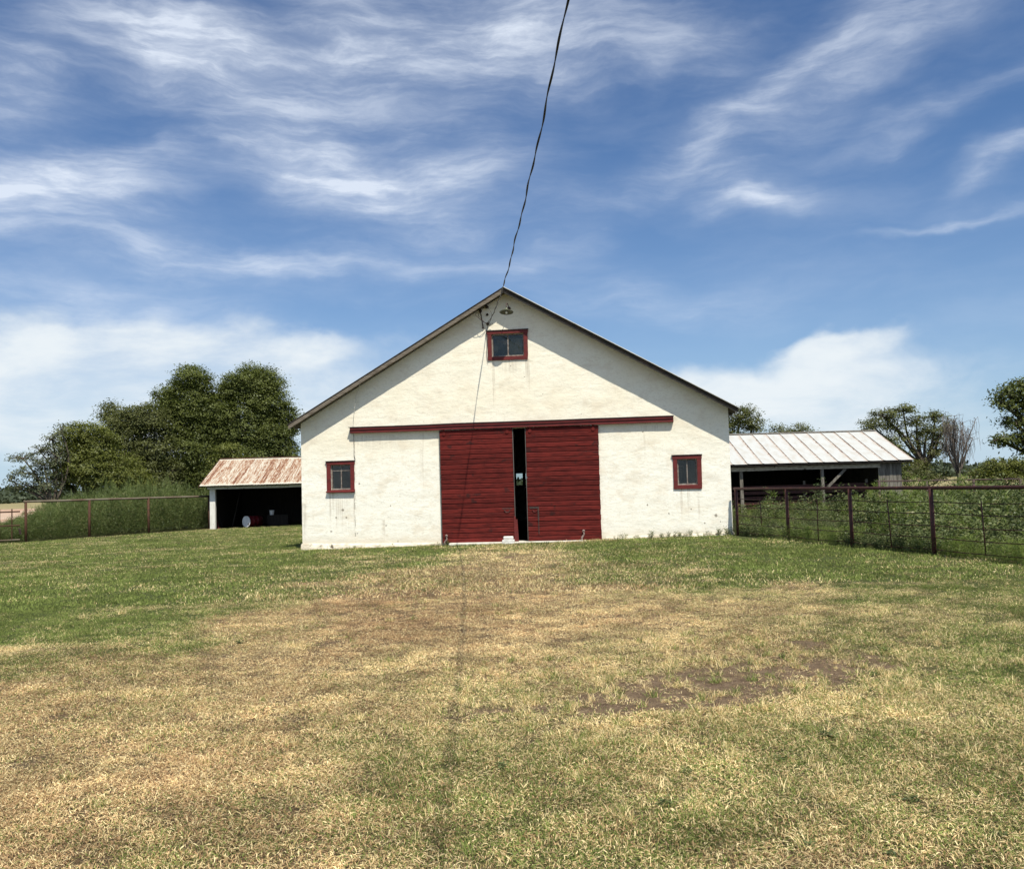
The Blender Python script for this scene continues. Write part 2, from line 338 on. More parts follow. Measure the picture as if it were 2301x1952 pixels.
def rusty_sheet():
    m, b = newmat('rusty_corrugated_sheet'); uv = b.n('ShaderNodeUVMap'); uv.uv_map = 'UVMap'
    oi = b.n('ShaderNodeObjectInfo')
    add = b.n('ShaderNodeVectorMath', operation='MULTIPLY_ADD'); b.l(oi.outputs['Random'], add.inputs[0]); add.inputs[1].default_value = (41, 23, 0); b.l(uv.outputs[0], add.inputs[2])
    v = add.outputs[0]; s = b.n('ShaderNodeSeparateXYZ'); b.l(uv.outputs[0], s.inputs[0])
    big = b.noise(b.mapping(v, (5, 1.2, 1)), 1.3, 5, .65, .5)
    st = b.noise(b.mapping(v, (22, 2.0, 1)), 1.0, 5, .7)
    band = b.m('MULTIPLY', b.ramp(b.m('ABSOLUTE', b.m('SUBTRACT', s.outputs[0], b.m('ADD', .2, b.m('MULTIPLY', oi.outputs['Random'], .5)))), .36, .08), b.m('FRACT', b.m('MULTIPLY', oi.outputs['Random'], 17.7)))
    f = b.m('ADD', b.m('ADD', b.m('MULTIPLY', big, .7), b.m('MULTIPLY', st, .75)), b.m('MULTIPLY', band, .15))
    f = b.m('ADD', f, b.m('MULTIPLY', b.ramp(b.m('ABSOLUTE', b.m('SUBTRACT', s.outputs[1], .5)), .42, .5), -.35))
    sp = b.noise(b.mapping(v, (9, 5, 1), (3, 8, 0)), 2.2, 6, .75, .6)
    f = b.m('ADD', f, b.m('MULTIPLY', b.m('SUBTRACT', sp, .45), 1.35))
    c = b.mix(b.ramp(f, .72, .86), (.54, .51, .43), (.36, .21, .125))
    c = b.mix(b.ramp(f, .86, .99), c, (.15, .058, .034))
    return finish(m, b, c, .75, st, .4, .004, .1, .3)
def seam_sheet():
    m, b = newmat('galvanised_sheet_with_rusty_lap'); uv = b.n('ShaderNodeUVMap'); uv.uv_map = 'UVMap'
    oi = b.n('ShaderNodeObjectInfo')
    add = b.n('ShaderNodeVectorMath', operation='MULTIPLY_ADD'); b.l(oi.outputs['Random'], add.inputs[0]); add.inputs[1].default_value = (41, 23, 0); b.l(uv.outputs[0], add.inputs[2])
    v = add.outputs[0]; s = b.n('ShaderNodeSeparateXYZ'); b.l(uv.outputs[0], s.inputs[0])
    n = b.noise(b.mapping(v, (3, 8, 1)), 2.4, 6, .75)
    edge = b.m('ADD', s.outputs[0], b.m('MULTIPLY', b.m('SUBTRACT', n, .5), .55))
    f = b.m('MULTIPLY', b.ramp(edge, .90, .99), b.ramp(b.m('ADD', b.noise(b.mapping(v, (.3, 5, 1)), 1.6, 5, .75), b.m('MULTIPLY', b.m('SINE', b.m('MULTIPLY', s.outputs[1], 3.14)), .16)), .46, .66))
    c = b.mix(b.ramp(b.noise(b.mapping(v, (1, 3, 1)), 2, 5), .4, .75), (.50, .51, .50), (.44, .42, .38))
    c = b.mix(b.m('MULTIPLY', b.ramp(edge, .72, .98), .5), c, (.46, .33, .24))
    c = b.mix(b.m('MULTIPLY', f, .95), c, (.16, .085, .055))
    return finish(m, b, c, .6, None, 0, 0, .05, .4)
RUSTS = rusty_sheet(); SEAMS = seam_sheet()

def leafmat(name, dark, light, dry=None, inst=False, trans=.25, hue=.12):
    m, b = newmat(name); g = b.n('ShaderNodeNewGeometry'); ri = g.outputs['Random Per Island']
    if inst:
        at = b.n('ShaderNodeAttribute', attribute_type='INSTANCER', attribute_name='tint'); t = at.outputs['Fac']
    else:
        at = b.n('ShaderNodeAttribute', attribute_name='tint'); t = at.outputs['Fac']
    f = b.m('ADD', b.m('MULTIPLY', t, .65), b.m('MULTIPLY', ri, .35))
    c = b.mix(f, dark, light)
    if dry: c = b.mix(b.m('GREATER_THAN', b.m('FRACT', b.m('MULTIPLY', ri, 7.31)), 1 - dry[1]), c, dry[0])
    d = b.n('ShaderNodeBsdfDiffuse'); b.l(c, d.inputs[0]); tr = b.n('ShaderNodeBsdfTranslucent'); b.l(b.mix(1., c, (1.2, 1.35, .6), 'MULTIPLY'), tr.inputs[0])
    gl = b.n('ShaderNodeBsdfGlossy'); gl.inputs['Roughness'].default_value = .45; gl.inputs[0].default_value = (.6, .65, .6, 1)
    x = b.n('ShaderNodeMixShader'); x.inputs[0].default_value = trans; b.l(d.outputs[0], x.inputs[1]); b.l(tr.outputs[0], x.inputs[2])
    y = b.n('ShaderNodeMixShader'); y.inputs[0].default_value = .025; b.l(x.outputs[0], y.inputs[1]); b.l(gl.outputs[0], y.inputs[2])
    o = b.n('ShaderNodeOutputMaterial'); b.l(y.outputs[0], o.inputs[0]); return m

# ------------------------------------------------------------------ lawn map: how green, how brown, how bare the turf is (world metres)
rows = [1232, 1255, 1300, 1350, 1400, 1450, 1500, 1600, 1700, 1800, 1950]
cols = [0, 300, 600, 900, 1150, 1400, 1700, 2000, 2300]
GV = [[.9, .9, .9, .9, .55, .95, .95, .95, .95], [.9, .9, .95, .75, .15, .85, 1, .95, .9], [.9, .95, .8, .30, .05, .62, 1, 1, .8], [.95, .95, .55, .1, .08, .12, .35, .55, .75],
      [.9, .95, .2, .05, .1, .15, .25, .5, .75], [.85, .78, .10, .05, .1, .22, .3, .4, .8], [.62, .30, .05, .1, .12, .3, .2, .4, .7],
      [.05, .1, .1, .2, .42, .35, .4, .5, .6], [.05, .1, .2, .45, .55, .5, .5, .5, .55], [.05, .18, .25, .42, .5, .42, .45, .42, .5], [.05, .3, .15, .2, .3, .3, .25, .3, .45]]
BV = [[0] * 9, [0, 0, 0, 0, .1, .1, 0, 0, 0], [0, 0, 0, .4, .4, .1, 0, 0, 0], [0, 0, .2, .7, .6, .4, .3, .1, 0], [0, 0, .6, .85, .6, .4, .4, .2, .1], [.1, .2, .5, .5, .4, .2, .4, .2, .1],
      [.5, .5, .4, .3, .2, .2, .5, .2, .1], [.5, .4, .4, .4, .2, .2, .2, .1, .1], [.4, .4, .5, .4, .2, .2, .2, .2, .2], [.5, .5, .5, .4, .3, .3, .2, .3, .3], [.6, .5, .5, .3, .3, .3, .2, .2, .2]]
CP = []
for i, py in enumerate(rows):
    for j, px in enumerate(cols):
        d = sight(px, py); P = CAM + d * (-1.6 / d[2]); CP.append((P[0] / P[1] * 1.6, math.log(P[1]), GV[i][j], BV[i][j]))
CP = np.array(CP)
def blob(x, y, cx, cy, rx, ry, a=0.):
    c, s = math.cos(a), math.sin(a); dx = x - cx; dy = y - cy
    return np.exp(-(((dx * c + dy * s) / rx) ** 2 + ((-dx * s + dy * c) / ry) ** 2))
def lawn(x, y):
    x = np.asarray(x, float).ravel(); y = np.asarray(y, float).ravel()
    yy = np.maximum(y, 2.5); wx = x + .35 * fbm(x, y, 1.1, 7) * 2; 
    u = np.clip(wx / yy * 1.6, -1.3, 1.3); v = np.log(np.clip(yy * (1 + .35 * fbm(x, y, 1.6, 8)), 2.5, 40))
    g = np.zeros_like(x); bb = np.zeros_like(x)
    for k in range(0, len(x), 20000):
        sl_ = slice(k, k + 20000)
        w = 1 / ((u[sl_, None] - CP[None, :, 0]) ** 2 + ((v[sl_, None] - CP[None, :, 1]) * 1.3) ** 2 + .004) ** 2.2
        g[sl_] = (w * CP[None, :, 2]).sum(1) / w.sum(1); bb[sl_] = (w * CP[None, :, 3]).sum(1) / w.sum(1)
    g = g + .55 * fbm(x, y, .9, 1) + .35 * fbm(x, y, .25, 2, 3)
    bb = bb + .7 * fbm(x, y, .7, 5) + .5 * fbm(x, y, .2, 6, 3)
    # pale mower windrows across the far left lawn and a pale strip
    stre = fbm(x * .35 + y * .12, y * 1.3 + x * .25, .55, 12, 4)
    g = g - sstep(stre, .1, .28) * .55 * sstep(y, 11, 15)
    g = g - .7 * blob(x, y, -5.6, 9.6, 1.3, .35, .15)
    # bare earth
    d = 1.08 * blob(x, y, 1.95, 7.45, 1.35, .46, .28) + 1.0 * blob(x, y, .85, 6.6, .85, .28, .15) + .4 * blob(x, y, 2.7, 8.7, .9, .45, .3) + .35 * blob(x, y, -.3, 6.6, .5, .25) \
        + .15 * blob(x, y, -1.9, 9.7, 1.1, .5, .35) + .25 * blob(x, y, -3.2, 5.6, 1.2, .5) + .5 * blob(x, y, -.3, 20.6, .8, 1.) \
        + .25 * blob(x, y, -3.0, 4.3, .8, .4)
    d = d + 1.25 * fbm(x, y, .30, 9, 4) * (d > .05) + .60 * fbm(x, y, .14, 10, 3) + .5 * fbm(x, y, .8, 13, 3) - .03
    return np.clip(g, 0, 1), np.clip(bb, 0, 1), np.clip(d, 0, 1)

# ------------------------------------------------------------------ ground sheet
def ground():
    n = 430; t = np.linspace(-1, 1, n)
    xs = 8 * np.sinh(t * 6.6); ys = 9 + 9 * np.sinh(np.linspace(-2.2, 6.45, n))
    X, Y = np.meshgrid(xs, ys); Z = T(X, Y)
    V = np.stack([X.ravel(), Y.ravel(), Z.ravel()], 1)
    i = np.arange(n * n).reshape(n, n); F = np.stack([i[:-1, :-1].ravel(), i[:-1, 1:].ravel(), i[1:, 1:].ravel(), i[1:, :-1].ravel()], 1)
    g, bb, d = lawn(X, Y)
    x, y = X.ravel(), Y.ravel()
    road = sstep(-x - y * .40, 1.0, 3.5) * sstep(y, 66, 74) * (1 - sstep(y, 135, 150))
    far = sstep(y, 60, 70) * (1 - road)
    m, b = newmat('turf_and_soil'); at = b.n('ShaderNodeAttribute', attribute_name='turf'); s = b.n('ShaderNodeSeparateXYZ'); b.l(at.outputs['Vector'], s.inputs[0])
    a2 = b.n('ShaderNodeAttribute', attribute_name='land'); s2 = b.n('ShaderNodeSeparateXYZ'); b.l(a2.outputs['Vector'], s2.inputs[0])
    v = b.n('ShaderNodeNewGeometry').outputs['Position']
    nf = b.noise(v, 60, 6, .75); nm = b.noise(v, 9, 5, .65)
    straw = b.mix(b.ramp(nf, .35, .65), (.11, .080, .042), (.42, .32, .185))
    brown = b.mix(b.ramp(nf, .35, .65), (.085, .055, .032), (.30, .20, .12))
    c = b.mix(s.outputs[1], straw, brown)
    green = b.mix(b.ramp(nf, .35, .7), (.045, .058, .020), (.16, .185, .065))
    c = b.mix(b.ramp(s.outputs[0], .2, .8), c, green)
    soil = b.mix(b.ramp(b.m('ADD', b.m('MULTIPLY', nm, .5), b.m('MULTIPLY', nf, .5)), .36, .64), (.18, .122, .076), (.35, .25, .16))
    c = b.mix(b.ramp(b.m('ADD', s.outputs[2], b.m('MULTIPLY', b.m('SUBTRACT', nf, .5), .5)), .25, .55), c, soil)
    tan = b.mix(b.ramp(b.noise(v, .12, 5, .6), .35, .65), (.36, .29, .16), (.20, .19, .09))
    c = b.mix(s2.outputs[0], c, tan)
    c = b.mix(s2.outputs[1], c, b.mix(b.ramp(b.noise(v, .05, 4), .4, .6), (.55, .42, .32), (.45, .28, .19)))
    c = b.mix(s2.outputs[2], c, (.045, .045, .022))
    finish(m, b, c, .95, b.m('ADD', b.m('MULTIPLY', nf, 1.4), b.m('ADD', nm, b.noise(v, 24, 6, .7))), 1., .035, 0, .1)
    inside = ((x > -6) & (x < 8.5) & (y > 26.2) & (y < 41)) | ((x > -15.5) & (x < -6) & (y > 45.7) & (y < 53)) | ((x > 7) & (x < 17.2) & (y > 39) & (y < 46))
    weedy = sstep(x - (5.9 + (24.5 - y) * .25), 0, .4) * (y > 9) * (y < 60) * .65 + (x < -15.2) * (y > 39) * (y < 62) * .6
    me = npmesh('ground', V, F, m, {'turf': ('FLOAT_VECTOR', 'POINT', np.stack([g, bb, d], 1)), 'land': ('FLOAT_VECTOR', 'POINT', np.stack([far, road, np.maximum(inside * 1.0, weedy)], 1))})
    me.shade_smooth(); o = place('ground', me); tag(o, 'dry mown lawn running back to tan fields', None, None, 'structure')
ground()

# ------------------------------------------------------------------ barn
ANG = math.radians(-6.693); BX = np.array([math.cos(ANG), math.sin(ANG)]); BY = np.array([-BX[1], BX[0]]); BO = np.array([-6.0636, 26.1])
def bw(u, v, z=0.): p = BO + BX * u + BY * v; return (float(p[0]), float(p[1]), z)
barn = empty('barn', (BO[0], BO[1], 0), ANG, 'large cream stucco barn with a low gable roof and red trim', 'barn')
HW = 6.02; SL = .575; EAVE = 3.53
def gl(u): return EAVE + SL * (HW - abs(u - HW))
OPEN = [(.87, 1.45, 1.60, 2.31), (10.62, 11.15, 1.47, 2.17), (5.60, 6.51, 5.20, 5.84), (4.6, 8.0, -1, 3.185)]
def barn_wall():
    us = [0, 12.04]; zs = [-.3, 7.0]
    for (a, c, d, e) in OPEN: us += [a, c]; zs += [d, e]
    def fill(L, step):
        L = sorted(set(L)); out = []
        for p, q in zip(L[:-1], L[1:]):
            k = max(1, round((q - p) / step)); out += [p + (q - p) * i / k for i in range(k)]
        return out + [L[-1]]
    us = np.array(fill([z for z in us], .07)); zs = np.array(fill([z for z in zs if z > -.5], .07))
    idx = {}; V = []; F = []
    def vid(i, j):
        if (i, j) not in idx:
            u, z = us[i], zs[j]; z2 = min(z, gl(u) - .01)
            dv = .016 * float(fbm(u, z * 1.8, .55, 21, 3)) + .004 * float(fbm(u, z * 2, .16, 22, 2))
            idx[(i, j)] = len(V); V.append((u, dv, z2))
        return idx[(i, j)]
    for i in range(len(us) - 1):
        for j in range(len(zs) - 1):
            cu = (us[i] + us[i + 1]) / 2; cz = (zs[j] + zs[j + 1]) / 2
            if zs[j] >= max(gl(us[i]), gl(us[i + 1])) - .012: continue
            if any(a < cu < c and d < cz < e for a, c, d, e in OPEN): continue
            F.append((vid(i, j), vid(i + 1, j), vid(i + 1, j + 1), vid(i, j + 1)))
    mb = MB(); mb.add(V, F)
    # returns at edges and openings
    from collections import Counter
    ec = Counter(); 
    for f in F:
        for k in range(4): ec[frozenset((f[k], f[(k + 1) % 4]))] += 1
    back = {}
    for f in F:
        for k in range(4):
            a, c = f[k], f[(k + 1) % 4]
            if a != c and ec[frozenset((a, c))] == 1:
                for q in (a, c):
                    if q not in back:
                        back[q] = len(mb.v); mb.v.append((V[q][0], .30, V[q][2]))
                mb.f.append((a, back[a], back[c], c))
    # side and back walls, inner face of the front
    D = 15.
    for (p0, p1, h0) in ((0, .3, 0), (11.74, 12.04, 0)):
        mb.prismx([(.30, -.4), (D, -.4), (D, 3.52), (.30, 3.52)], p0, p1)
    bwu0, bwu1, bwz0, bwz1 = 4.45, 5.35, 1.53, 2.14
    def col(u0, u1, z0, z1=None):
        if z1 is None:
            pl = [(u0, z0), (u1, z0), (u1, gl(u1) - .05)] + ([(HW, gl(HW) - .05)] if u0 < HW < u1 else []) + [(u0, gl(u0) - .05)]
        else: pl = [(u0, z0), (u1, z0), (u1, z1), (u0, z1)]
        return pl
    for pl in (col(.3, bwu0, -.4), col(bwu1, 11.74, -.4), col(bwu0, bwu1, bwz1), col(bwu0, bwu1, -.4, bwz0)):
        mb.prism(pl, D - .25, D)
    return mb.build('wall', STUCCO, barn)
barn_wall()
# back window seen through the door gap
w = empty('window', (0, 0, 0)); w.parent = barn
MB().box(4.45, 4.50, 14.75, 14.85, 1.53, 2.14).box(5.30, 5.35, 14.75, 14.85, 1.53, 2.14).box(4.50, 5.30, 14.75, 14.85, 2.09, 2.14).box(4.50, 5.30, 14.75, 14.85, 1.53, 1.575).box(4.79, 4.92, 14.76, 14.84, 1.575, 2.09).box(4.5, 4.79, 14.77, 14.83, 1.80, 1.845).box(4.92, 5.3, 14.77, 14.83, 1.80, 1.845).build('frame', DARKW, w)
for (a, c) in ((4.5, 4.79), (4.92, 5.3)):
    MB().box(a, c, 14.795, 14.80, 1.575, 2.09).build('pane', GLASS, w)

# roof: two slopes of ribbed metal over sheathing, with rake boards
OVH = .40
def roof_side(sgn, name, mat):
    mb = MB(); ux = lambda d: HW + sgn * d       # d = horizontal run from ridge
    th = math.hypot(1, SL); zt = 7.10; run = 6.28
    # sheathing / soffit slab
    mb.prism([(ux(0), zt - .10), (ux(run - .04), zt - .10 - SL * (run - .04)), (ux(run - .04), zt - .035 - SL * (run - .04)), (ux(0), zt - .035)][::(1 if sgn < 0 else -1)], -OVH + .03, 15.3)
    o = mb.build('roof', RAKEW, barn); o.name = 'roof'
    # metal skin with ribs, lapping the edge
    k = 22; mb = MB(); fv = -OVH - (.12 if sgn > 0 else .02)
    for i in range(k):
        v0 = fv + (15.5 - fv) * i / k; v1 = fv + (15.5 - fv) * (i + 1) / k
        for (a, c, h) in ((v0, v1 - .05, 0), (v1 - .05, v1, .022)):
            z = lambda d: zt - .03 - SL * d + h
            mb.add([(ux(0), a, z(0)), (ux(run), a, z(run)), (ux(run), c, z(run)), (ux(0), c, z(0)), (ux(0), a, z(0) + .018), (ux(run), a, z(run) + .018), (ux(run), c, z(run) + .018), (ux(0), c, z(0) + .018)],
                   [(0, 1, 2, 3), (4, 7, 6, 5), (0, 4, 5, 1), (1, 5, 6, 2), (2, 6, 7, 3), (3, 7, 4, 0)])
    mb.build('roof_metal', mat, o)
    # rake board in two lengths with slight sag
    def strip(d0, d1, top, bot, y0, y1, m, nm):
        mb = MB(); n = 14; L = [d0 + (d1 - d0) * i / n for i in range(n + 1)]
        w1 = [.012 * float(fbm(d, sgn * 3, .8, 31, 3)) for d in L]
        vs = []
        for d, q in zip(L, w1):
            for (y, z) in ((y0, top + q), (y0, bot + q * 2), (y1, bot + q * 2), (y1, top + q)): vs.append((ux(d), y, zt - SL * d + z))
        fs = [(0, 1, 2, 3), (n * 4, n * 4 + 3, n * 4 + 2, n * 4 + 1)]
        for i in range(n):
            for q in range(4): fs.append((i * 4 + q, i * 4 + 4 + q, i * 4 + 4 + (q + 1) % 4, i * 4 + (q + 1) % 4))
        mb.add(vs, fs); mb.build(nm, m, o)
    if sgn < 0:
        strip(0.0, 3.1, -.04, -.165, -OVH - .0, -OVH + .026, RAKEW, 'rake_board'); strip(3.105, 6.24, -.04, -.16, -OVH - .002, -OVH + .026, RAKEW, 'rake_board')
    else:
        strip(0.0, 3.3, -.04, -.135, -OVH - .0, -OVH + .026, TARE, 'rake_board'); strip(3.305, 6.24, -.04, -.14, -OVH - .002, -OVH + .026, TARE, 'rake_board')
        strip(0.02, 6.2, -.136, -.175, -OVH - .012, -OVH + .02, RAKEW, 'trim_strip')
    # eave rafter tails
    for v in [.05 + i * .75 for i in range(20)]:
        MB().prism([(ux(6.0), zt - .101 - SL * 6.0), (ux(6.0), zt - .20 - SL * 6.0), (ux(run - .06), zt - .18 - SL * (run - .06)), (ux(run - .06), zt - .101 - SL * (run - .06))], v, v + .05).build('rafter_tail', RAKEW, o) if v < 1 else None
roof_side(-1, 'roof', TARE); roof_side(1, 'roof', GALV)

# foundation band
def foundation(u0, u1, tops):
    n = int((u1 - u0) / .07); vs = []
    for i in range(n + 1):
        u = u0 + (u1 - u0) * i / n; g = Tz(*bw(u, 0)[:2]); top = g + np.interp(u, [u0, u1], tops) + .035 * float(fbm(u, 0, .3, 41, 3)); pr = .045 + .03 * float(fbm(u, 3, .22, 42, 3))
        vs += [(u, -pr - .02, g - .25), (u, -pr, top - .02), (u, -pr + .02, top), (u, .02, top + .01)]
    fs = [(i * 4 + q, i * 4 + 4 + q, i * 4 + 5 + q, i * 4 + 1 + q) for i in range(n) for q in range(3)]
    MB().add(vs, fs).build('foundation', FOUND, barn, True)
foundation(-.03, 4.02, (.17, .06)); foundation(8.62, 12.07, (.05, .07))
# concrete threshold
MB().box(4.3, 8.1, -.34, .28, -.2, .035).build('threshold', CONC, barn, bevel=.015)

# door track housing
tr_ = empty('door_track', (0, 0, 0)); tr_.parent = barn
def sagbox(mb, u0, u1, y0, y1, z0, z1, n=20, a=.01):
    vs = []
    for i in range(n + 1):
        u = u0 + (u1 - u0) * i / n; q = a * float(fbm(u, 0, 1.3, 51, 3)) * 2
        vs += [(u, y0, z0 + q), (u, y1, z0 + q), (u, y1, z1 + q), (u, y0, z1 + q)]
    fs = [(0, 1, 2, 3), (n * 4, n * 4 + 3, n * 4 + 2, n * 4 + 1)] + [(i * 4 + q, i * 4 + 4 + q, i * 4 + 4 + (q + 1) % 4, i * 4 + (q + 1) % 4) for i in range(n) for q in range(4)]
    return mb.add(vs, fs)
sagbox(MB(), 1.50, 10.54, -.135, .0, 3.19, 3.268).build('lower_board', REDT, tr_)
sagbox(MB(), 1.50, 10.54, -.160, .0, 3.280, 3.342).build('upper_board', REDT, tr_)
sagbox(MB(), 1.46, 10.57, -.180, .0, 3.343, 3.362).build('cap_strip', TARE, tr_)
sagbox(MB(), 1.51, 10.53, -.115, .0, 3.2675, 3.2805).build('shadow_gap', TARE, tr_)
MB().box(10.541, 10.56, -.12, 0, 3.185, 3.343).build('end_cap', REDT, tr_)
MB().box(1.481, 1.499, -.12, 0, 3.185, 3.343).build('end_cap', REDT, tr_)

# sliding doors, horizontal boards
def board_mesh(L, h):
    mb = MB(); n = 10; vs = []
    prof = [(0, 0), (-.030, .0), (-.030, h * .74), (-.014, h * .88), (-.003, h * .90), (0, h - .002)]
    for i in range(n + 1):
        u = L * i / n
        for (y, z) in prof: vs.append((u, y, z))
    k = len(prof)
    fs = [tuple(range(k)), tuple(n * k + q for q in range(k - 1, -1, -1))] + [(i * k + q, i * k + (q + 1) % k, i * k + k + (q + 1) % k, i * k + k + q) for i in range(n) for q in range(k)]
    me = mb.add(vs, fs).mesh('board'); me.materials.append(REDB); me.flip_normals(); me.update(); return me
EDGEW = weathered('dark_bare_edge', (.13, .12, .11), (.07, .06, .055), (6, 6, .6), 3, .9, .002)
def door(u0, u1, z0, z1, tilt, nb, left):
    d = empty('sliding_door', (u0, -.045, z0), 0); d.parent = barn; d.rotation_euler = (0, tilt, 0)
    L = u1 - u0; h = (z1 - z0) / nb; me = board_mesh(L, h)
    for i in range(nb):
        o = place('board', me, d, (rnd.uniform(-.006, .006), rnd.uniform(-.004, .003), i * h)); o.rotation_euler = (0, rnd.uniform(-.0006, .0006), 0)
    MB().box(.01, L - .01, .002, .03, .01, z1 - z0 - .01).build('backing', REDB, d)
    # grey exposed stile edge towards the gap
    if left: MB().box(L + .0065, L + .022, -.026, .03, .62, z1 - z0 - .01).build('edge_strip', EDGEW, d); MB().box(-.022, -.0065, -.02, .03, 0, z1 - z0).build('edge_strip', EDGEW, d)
    else: MB().box(-.022, -.0065, -.026, .03, .02, z1 - z0 - .01).build('edge_strip', EDGEW, d)
    zt = z1 - z0
    for c in (.12, L - .14):          # roller hangers
        mb = MB(); R = .05
        mb.tube([(c, -.029, zt - .10), (c, -.055, zt - .10)], R, 14); mb.box(c - .02, c + .02, -.046, -.027, zt - .12, zt + .02)
        mb.box(c - .13, c + .13, -.036, -.027, zt - .175, zt - .145)
        mb.build('hanger', REDB, d)
    return d, L, zt
dl, L1, H1 = door(4.08, 6.125, .03, 3.175, -.003, 23, True)
dr, L2, H2 = door(6.495, 8.505, .045, 3.175, .001, 23, False)
# broken leading edge board leaning out at the foot of the left door
mb = MB(); mb.prism([(L1 - .02, .0), (L1 + .10, .0), (L1 + .075, .62), (L1 + .03, .60), (L1 + .03, .68), (L1 - .02, .70)], -.048, -.032); mb.build('loose_board', REDT, dl)
def ring(cx, cz, R, a0, a1, n=12): return [(cx + R * math.cos(a0 + (a1 - a0) * i / n), -.05, cz + R * math.sin(a0 + (a1 - a0) * i / n)) for i in range(n + 1)]
mb = MB(); mb.tube(ring(L1 - .2, .88, .075, math.pi, 2 * math.pi), .010, 6); mb.box(L1 - .34, L1 - .06, -.033, -.025, .90, .925); mb.build('handle', IRON, dl)
mb = MB(); mb.tube(ring(.2, .86, .065, math.pi, 2 * math.pi), .009, 6); mb.build('handle', REDT, dr)
mb = MB(); mb.box(.05, .31, -.046, -.025, .885, .935); mb.box(.275, .31, -.048, -.026, .55, .886); mb.box(.285, .305, -.05, -.026, .18, .549); mb.tube([(.295, -.05, .56), (.295, -.065, .56)], .02, 8); mb.build('latch_bar', IRON, dr)
for u in (4.2, 8.02):
    z = Tz(*bw(u, 0)[:2]); mb = MB(); x = u
    mb.tube([(x - .06, -.12, z - .1), (x - .05, -.125, z + .08), (x + .01, -.12, z + .17), (x, -.12, z + .25)], [.035, .028, .022, .02], 8); mb.tube([(x + .0, -.14, z + .24), (x, -.10, z + .27)], .035, 8)
    mb.build('door_guide', weathered('rusty_guide', (.28, .22, .2), (.14, .09, .08), (1, 1, 1), 15), barn)

# windows
def window(u0, u1, z0, z1, o, muntins, sill, label=None, header=0.):
    wi = empty('window', (0, 0, 0)); wi.parent = barn
    iu0, iu1, iz0, iz1 = o
    fr = MB(); j = lambda: rnd.uniform(-.008, .008)
    fr.prism([(u0 + j(), iz0 - .0), (iu0, iz0), (iu0, iz1), (u0 + j(), iz1)], -.035, .02)
    fr.prism([(iu1, iz0), (u1 + j(), iz0), (u1 + j(), iz1), (iu1, iz1)], -.035, .02)
    fr.prism([(u0 - .015, iz1 + .001), (u1 + .015, iz1 + .001), (u1 + .015, z1 - .018), (u0 - .015, z1 - .02)], -.042, .02)
    fr.prism([(u0, z0 + .01), (u1 - .01, z0), (u1, iz0 - .001), (u0, iz0 - .001)], -.036, .02)
    f = fr.build('frame', REDT, wi, bevel=.004)
    MB().prism([(u0 - .03, z1 - .017), (u1 + .03, z1 - .015), (u1 + .03, z1 + .002), (u0 - .03, z1)], -.065, .01).build('drip_cap', TARE, f)
    if sill: MB().prismx([(-.10, z0 + .015), (.0, z0 + .035), (.0, z0 + .075), (-.10, z0 + .05)], u0 - .01, u1 + .01).build('sill', REDT, f, bevel=.004)
    MB().box(iu0 + .001, iu0 + .035, .04, .09, iz0, iz1).box(iu1 - .035, iu1 - .001, .04, .09, iz0, iz1).box(iu0 + .035, iu1 - .035, .04, .09, iz1 - .035, iz1 - .001).box(iu0 + .035, iu1 - .035, .04, .09, iz0 + .001, iz0 + .035).build('sash', SASH, wi)
    for (a, c, d, e) in muntins: MB().box(a, c, .046, .078, d, e).build('muntin', SASH, wi)
    return wi
def panes(wi, L, y=.062):
    for (a, c, d, e) in L: MB().box(a, c, y, y + .004, d, e).build('pane', GLASS, wi)
a = OPEN[0]; w1 = window(.755, 1.565, 1.505, 2.42, a, [(1.145, 1.175, 1.635, 2.275), (.905, 1.145, 2.13, 2.15), (1.175, 1.415, 2.13, 2.15)], True)
panes(w1, [(.905, 1.145, 1.635, 2.13), (1.175, 1.415, 1.635, 2.13), (.905, 1.145, 2.15, 2.275), (1.175, 1.415, 2.15, 2.275)])
a = OPEN[1]; w2 = window(10.505, 11.27, 1.35, 2.29, a, [(10.87, 10.90, 1.505, 2.135)], False)
panes(w2, [(10.655, 10.87, 1.505, 2.135), (10.90, 11.115, 1.505, 2.135)])
a = OPEN[2]; w3 = window(5.485, 6.62, 5.09, 5.95, a, [(6.04, 6.075, 5.235, 5.805)], False)
panes(w3, [(5.635, 6.04, 5.235, 5.805), (6.075, 6.475, 5.235, 5.805)])
MB().box(6.08, 6.46, .085, .09, 5.24, 5.71).build('curtain', CURT, w3)
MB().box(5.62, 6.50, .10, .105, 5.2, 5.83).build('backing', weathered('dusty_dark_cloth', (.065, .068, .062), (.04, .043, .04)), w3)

# ------------------------------------------------------------------ things on and by the barn
def barnthing(name, u, v, z, label, cat, group=None):
    p = bw(u, v, z); return empty(name, p, ANG, label, cat, group)
lp = barnthing('wall_lamp', 6.12, 0, 6.33, 'green enamel gooseneck barn lamp above the gable window', 'lamp')
mb = MB(); mb.tube([(0, .0, .22), (0, -.03, .22), (0, -.15, .27), (0, -.38, .30), (0, -.56, .25), (0, -.62, .16), (0, -.63, .08)], .011, 8); mb.build('arm', IRON, lp, True)
MB().tube([(0, 0, .22), (0, -.02, .22)], .05, 12).build('wall_plate', IRON, lp)
mb = MB(); prof = [(.03, .10), (.04, .06), (.07, .045), (.16, .012), (.175, .0), (.17, -.003), (.155, .005), (.06, .035), (.0, .04)]
n = 28; ct, st_ = math.cos(.20), math.sin(.20); vs = [(1.1 * r * math.cos(2 * math.pi * k / n), -.63 + ct * 1.1 * r * math.sin(2 * math.pi * k / n) - st_ * z, st_ * 1.1 * r * math.sin(2 * math.pi * k / n) * -1 + ct * z * 1.25) for r, z in prof for k in range(n)]
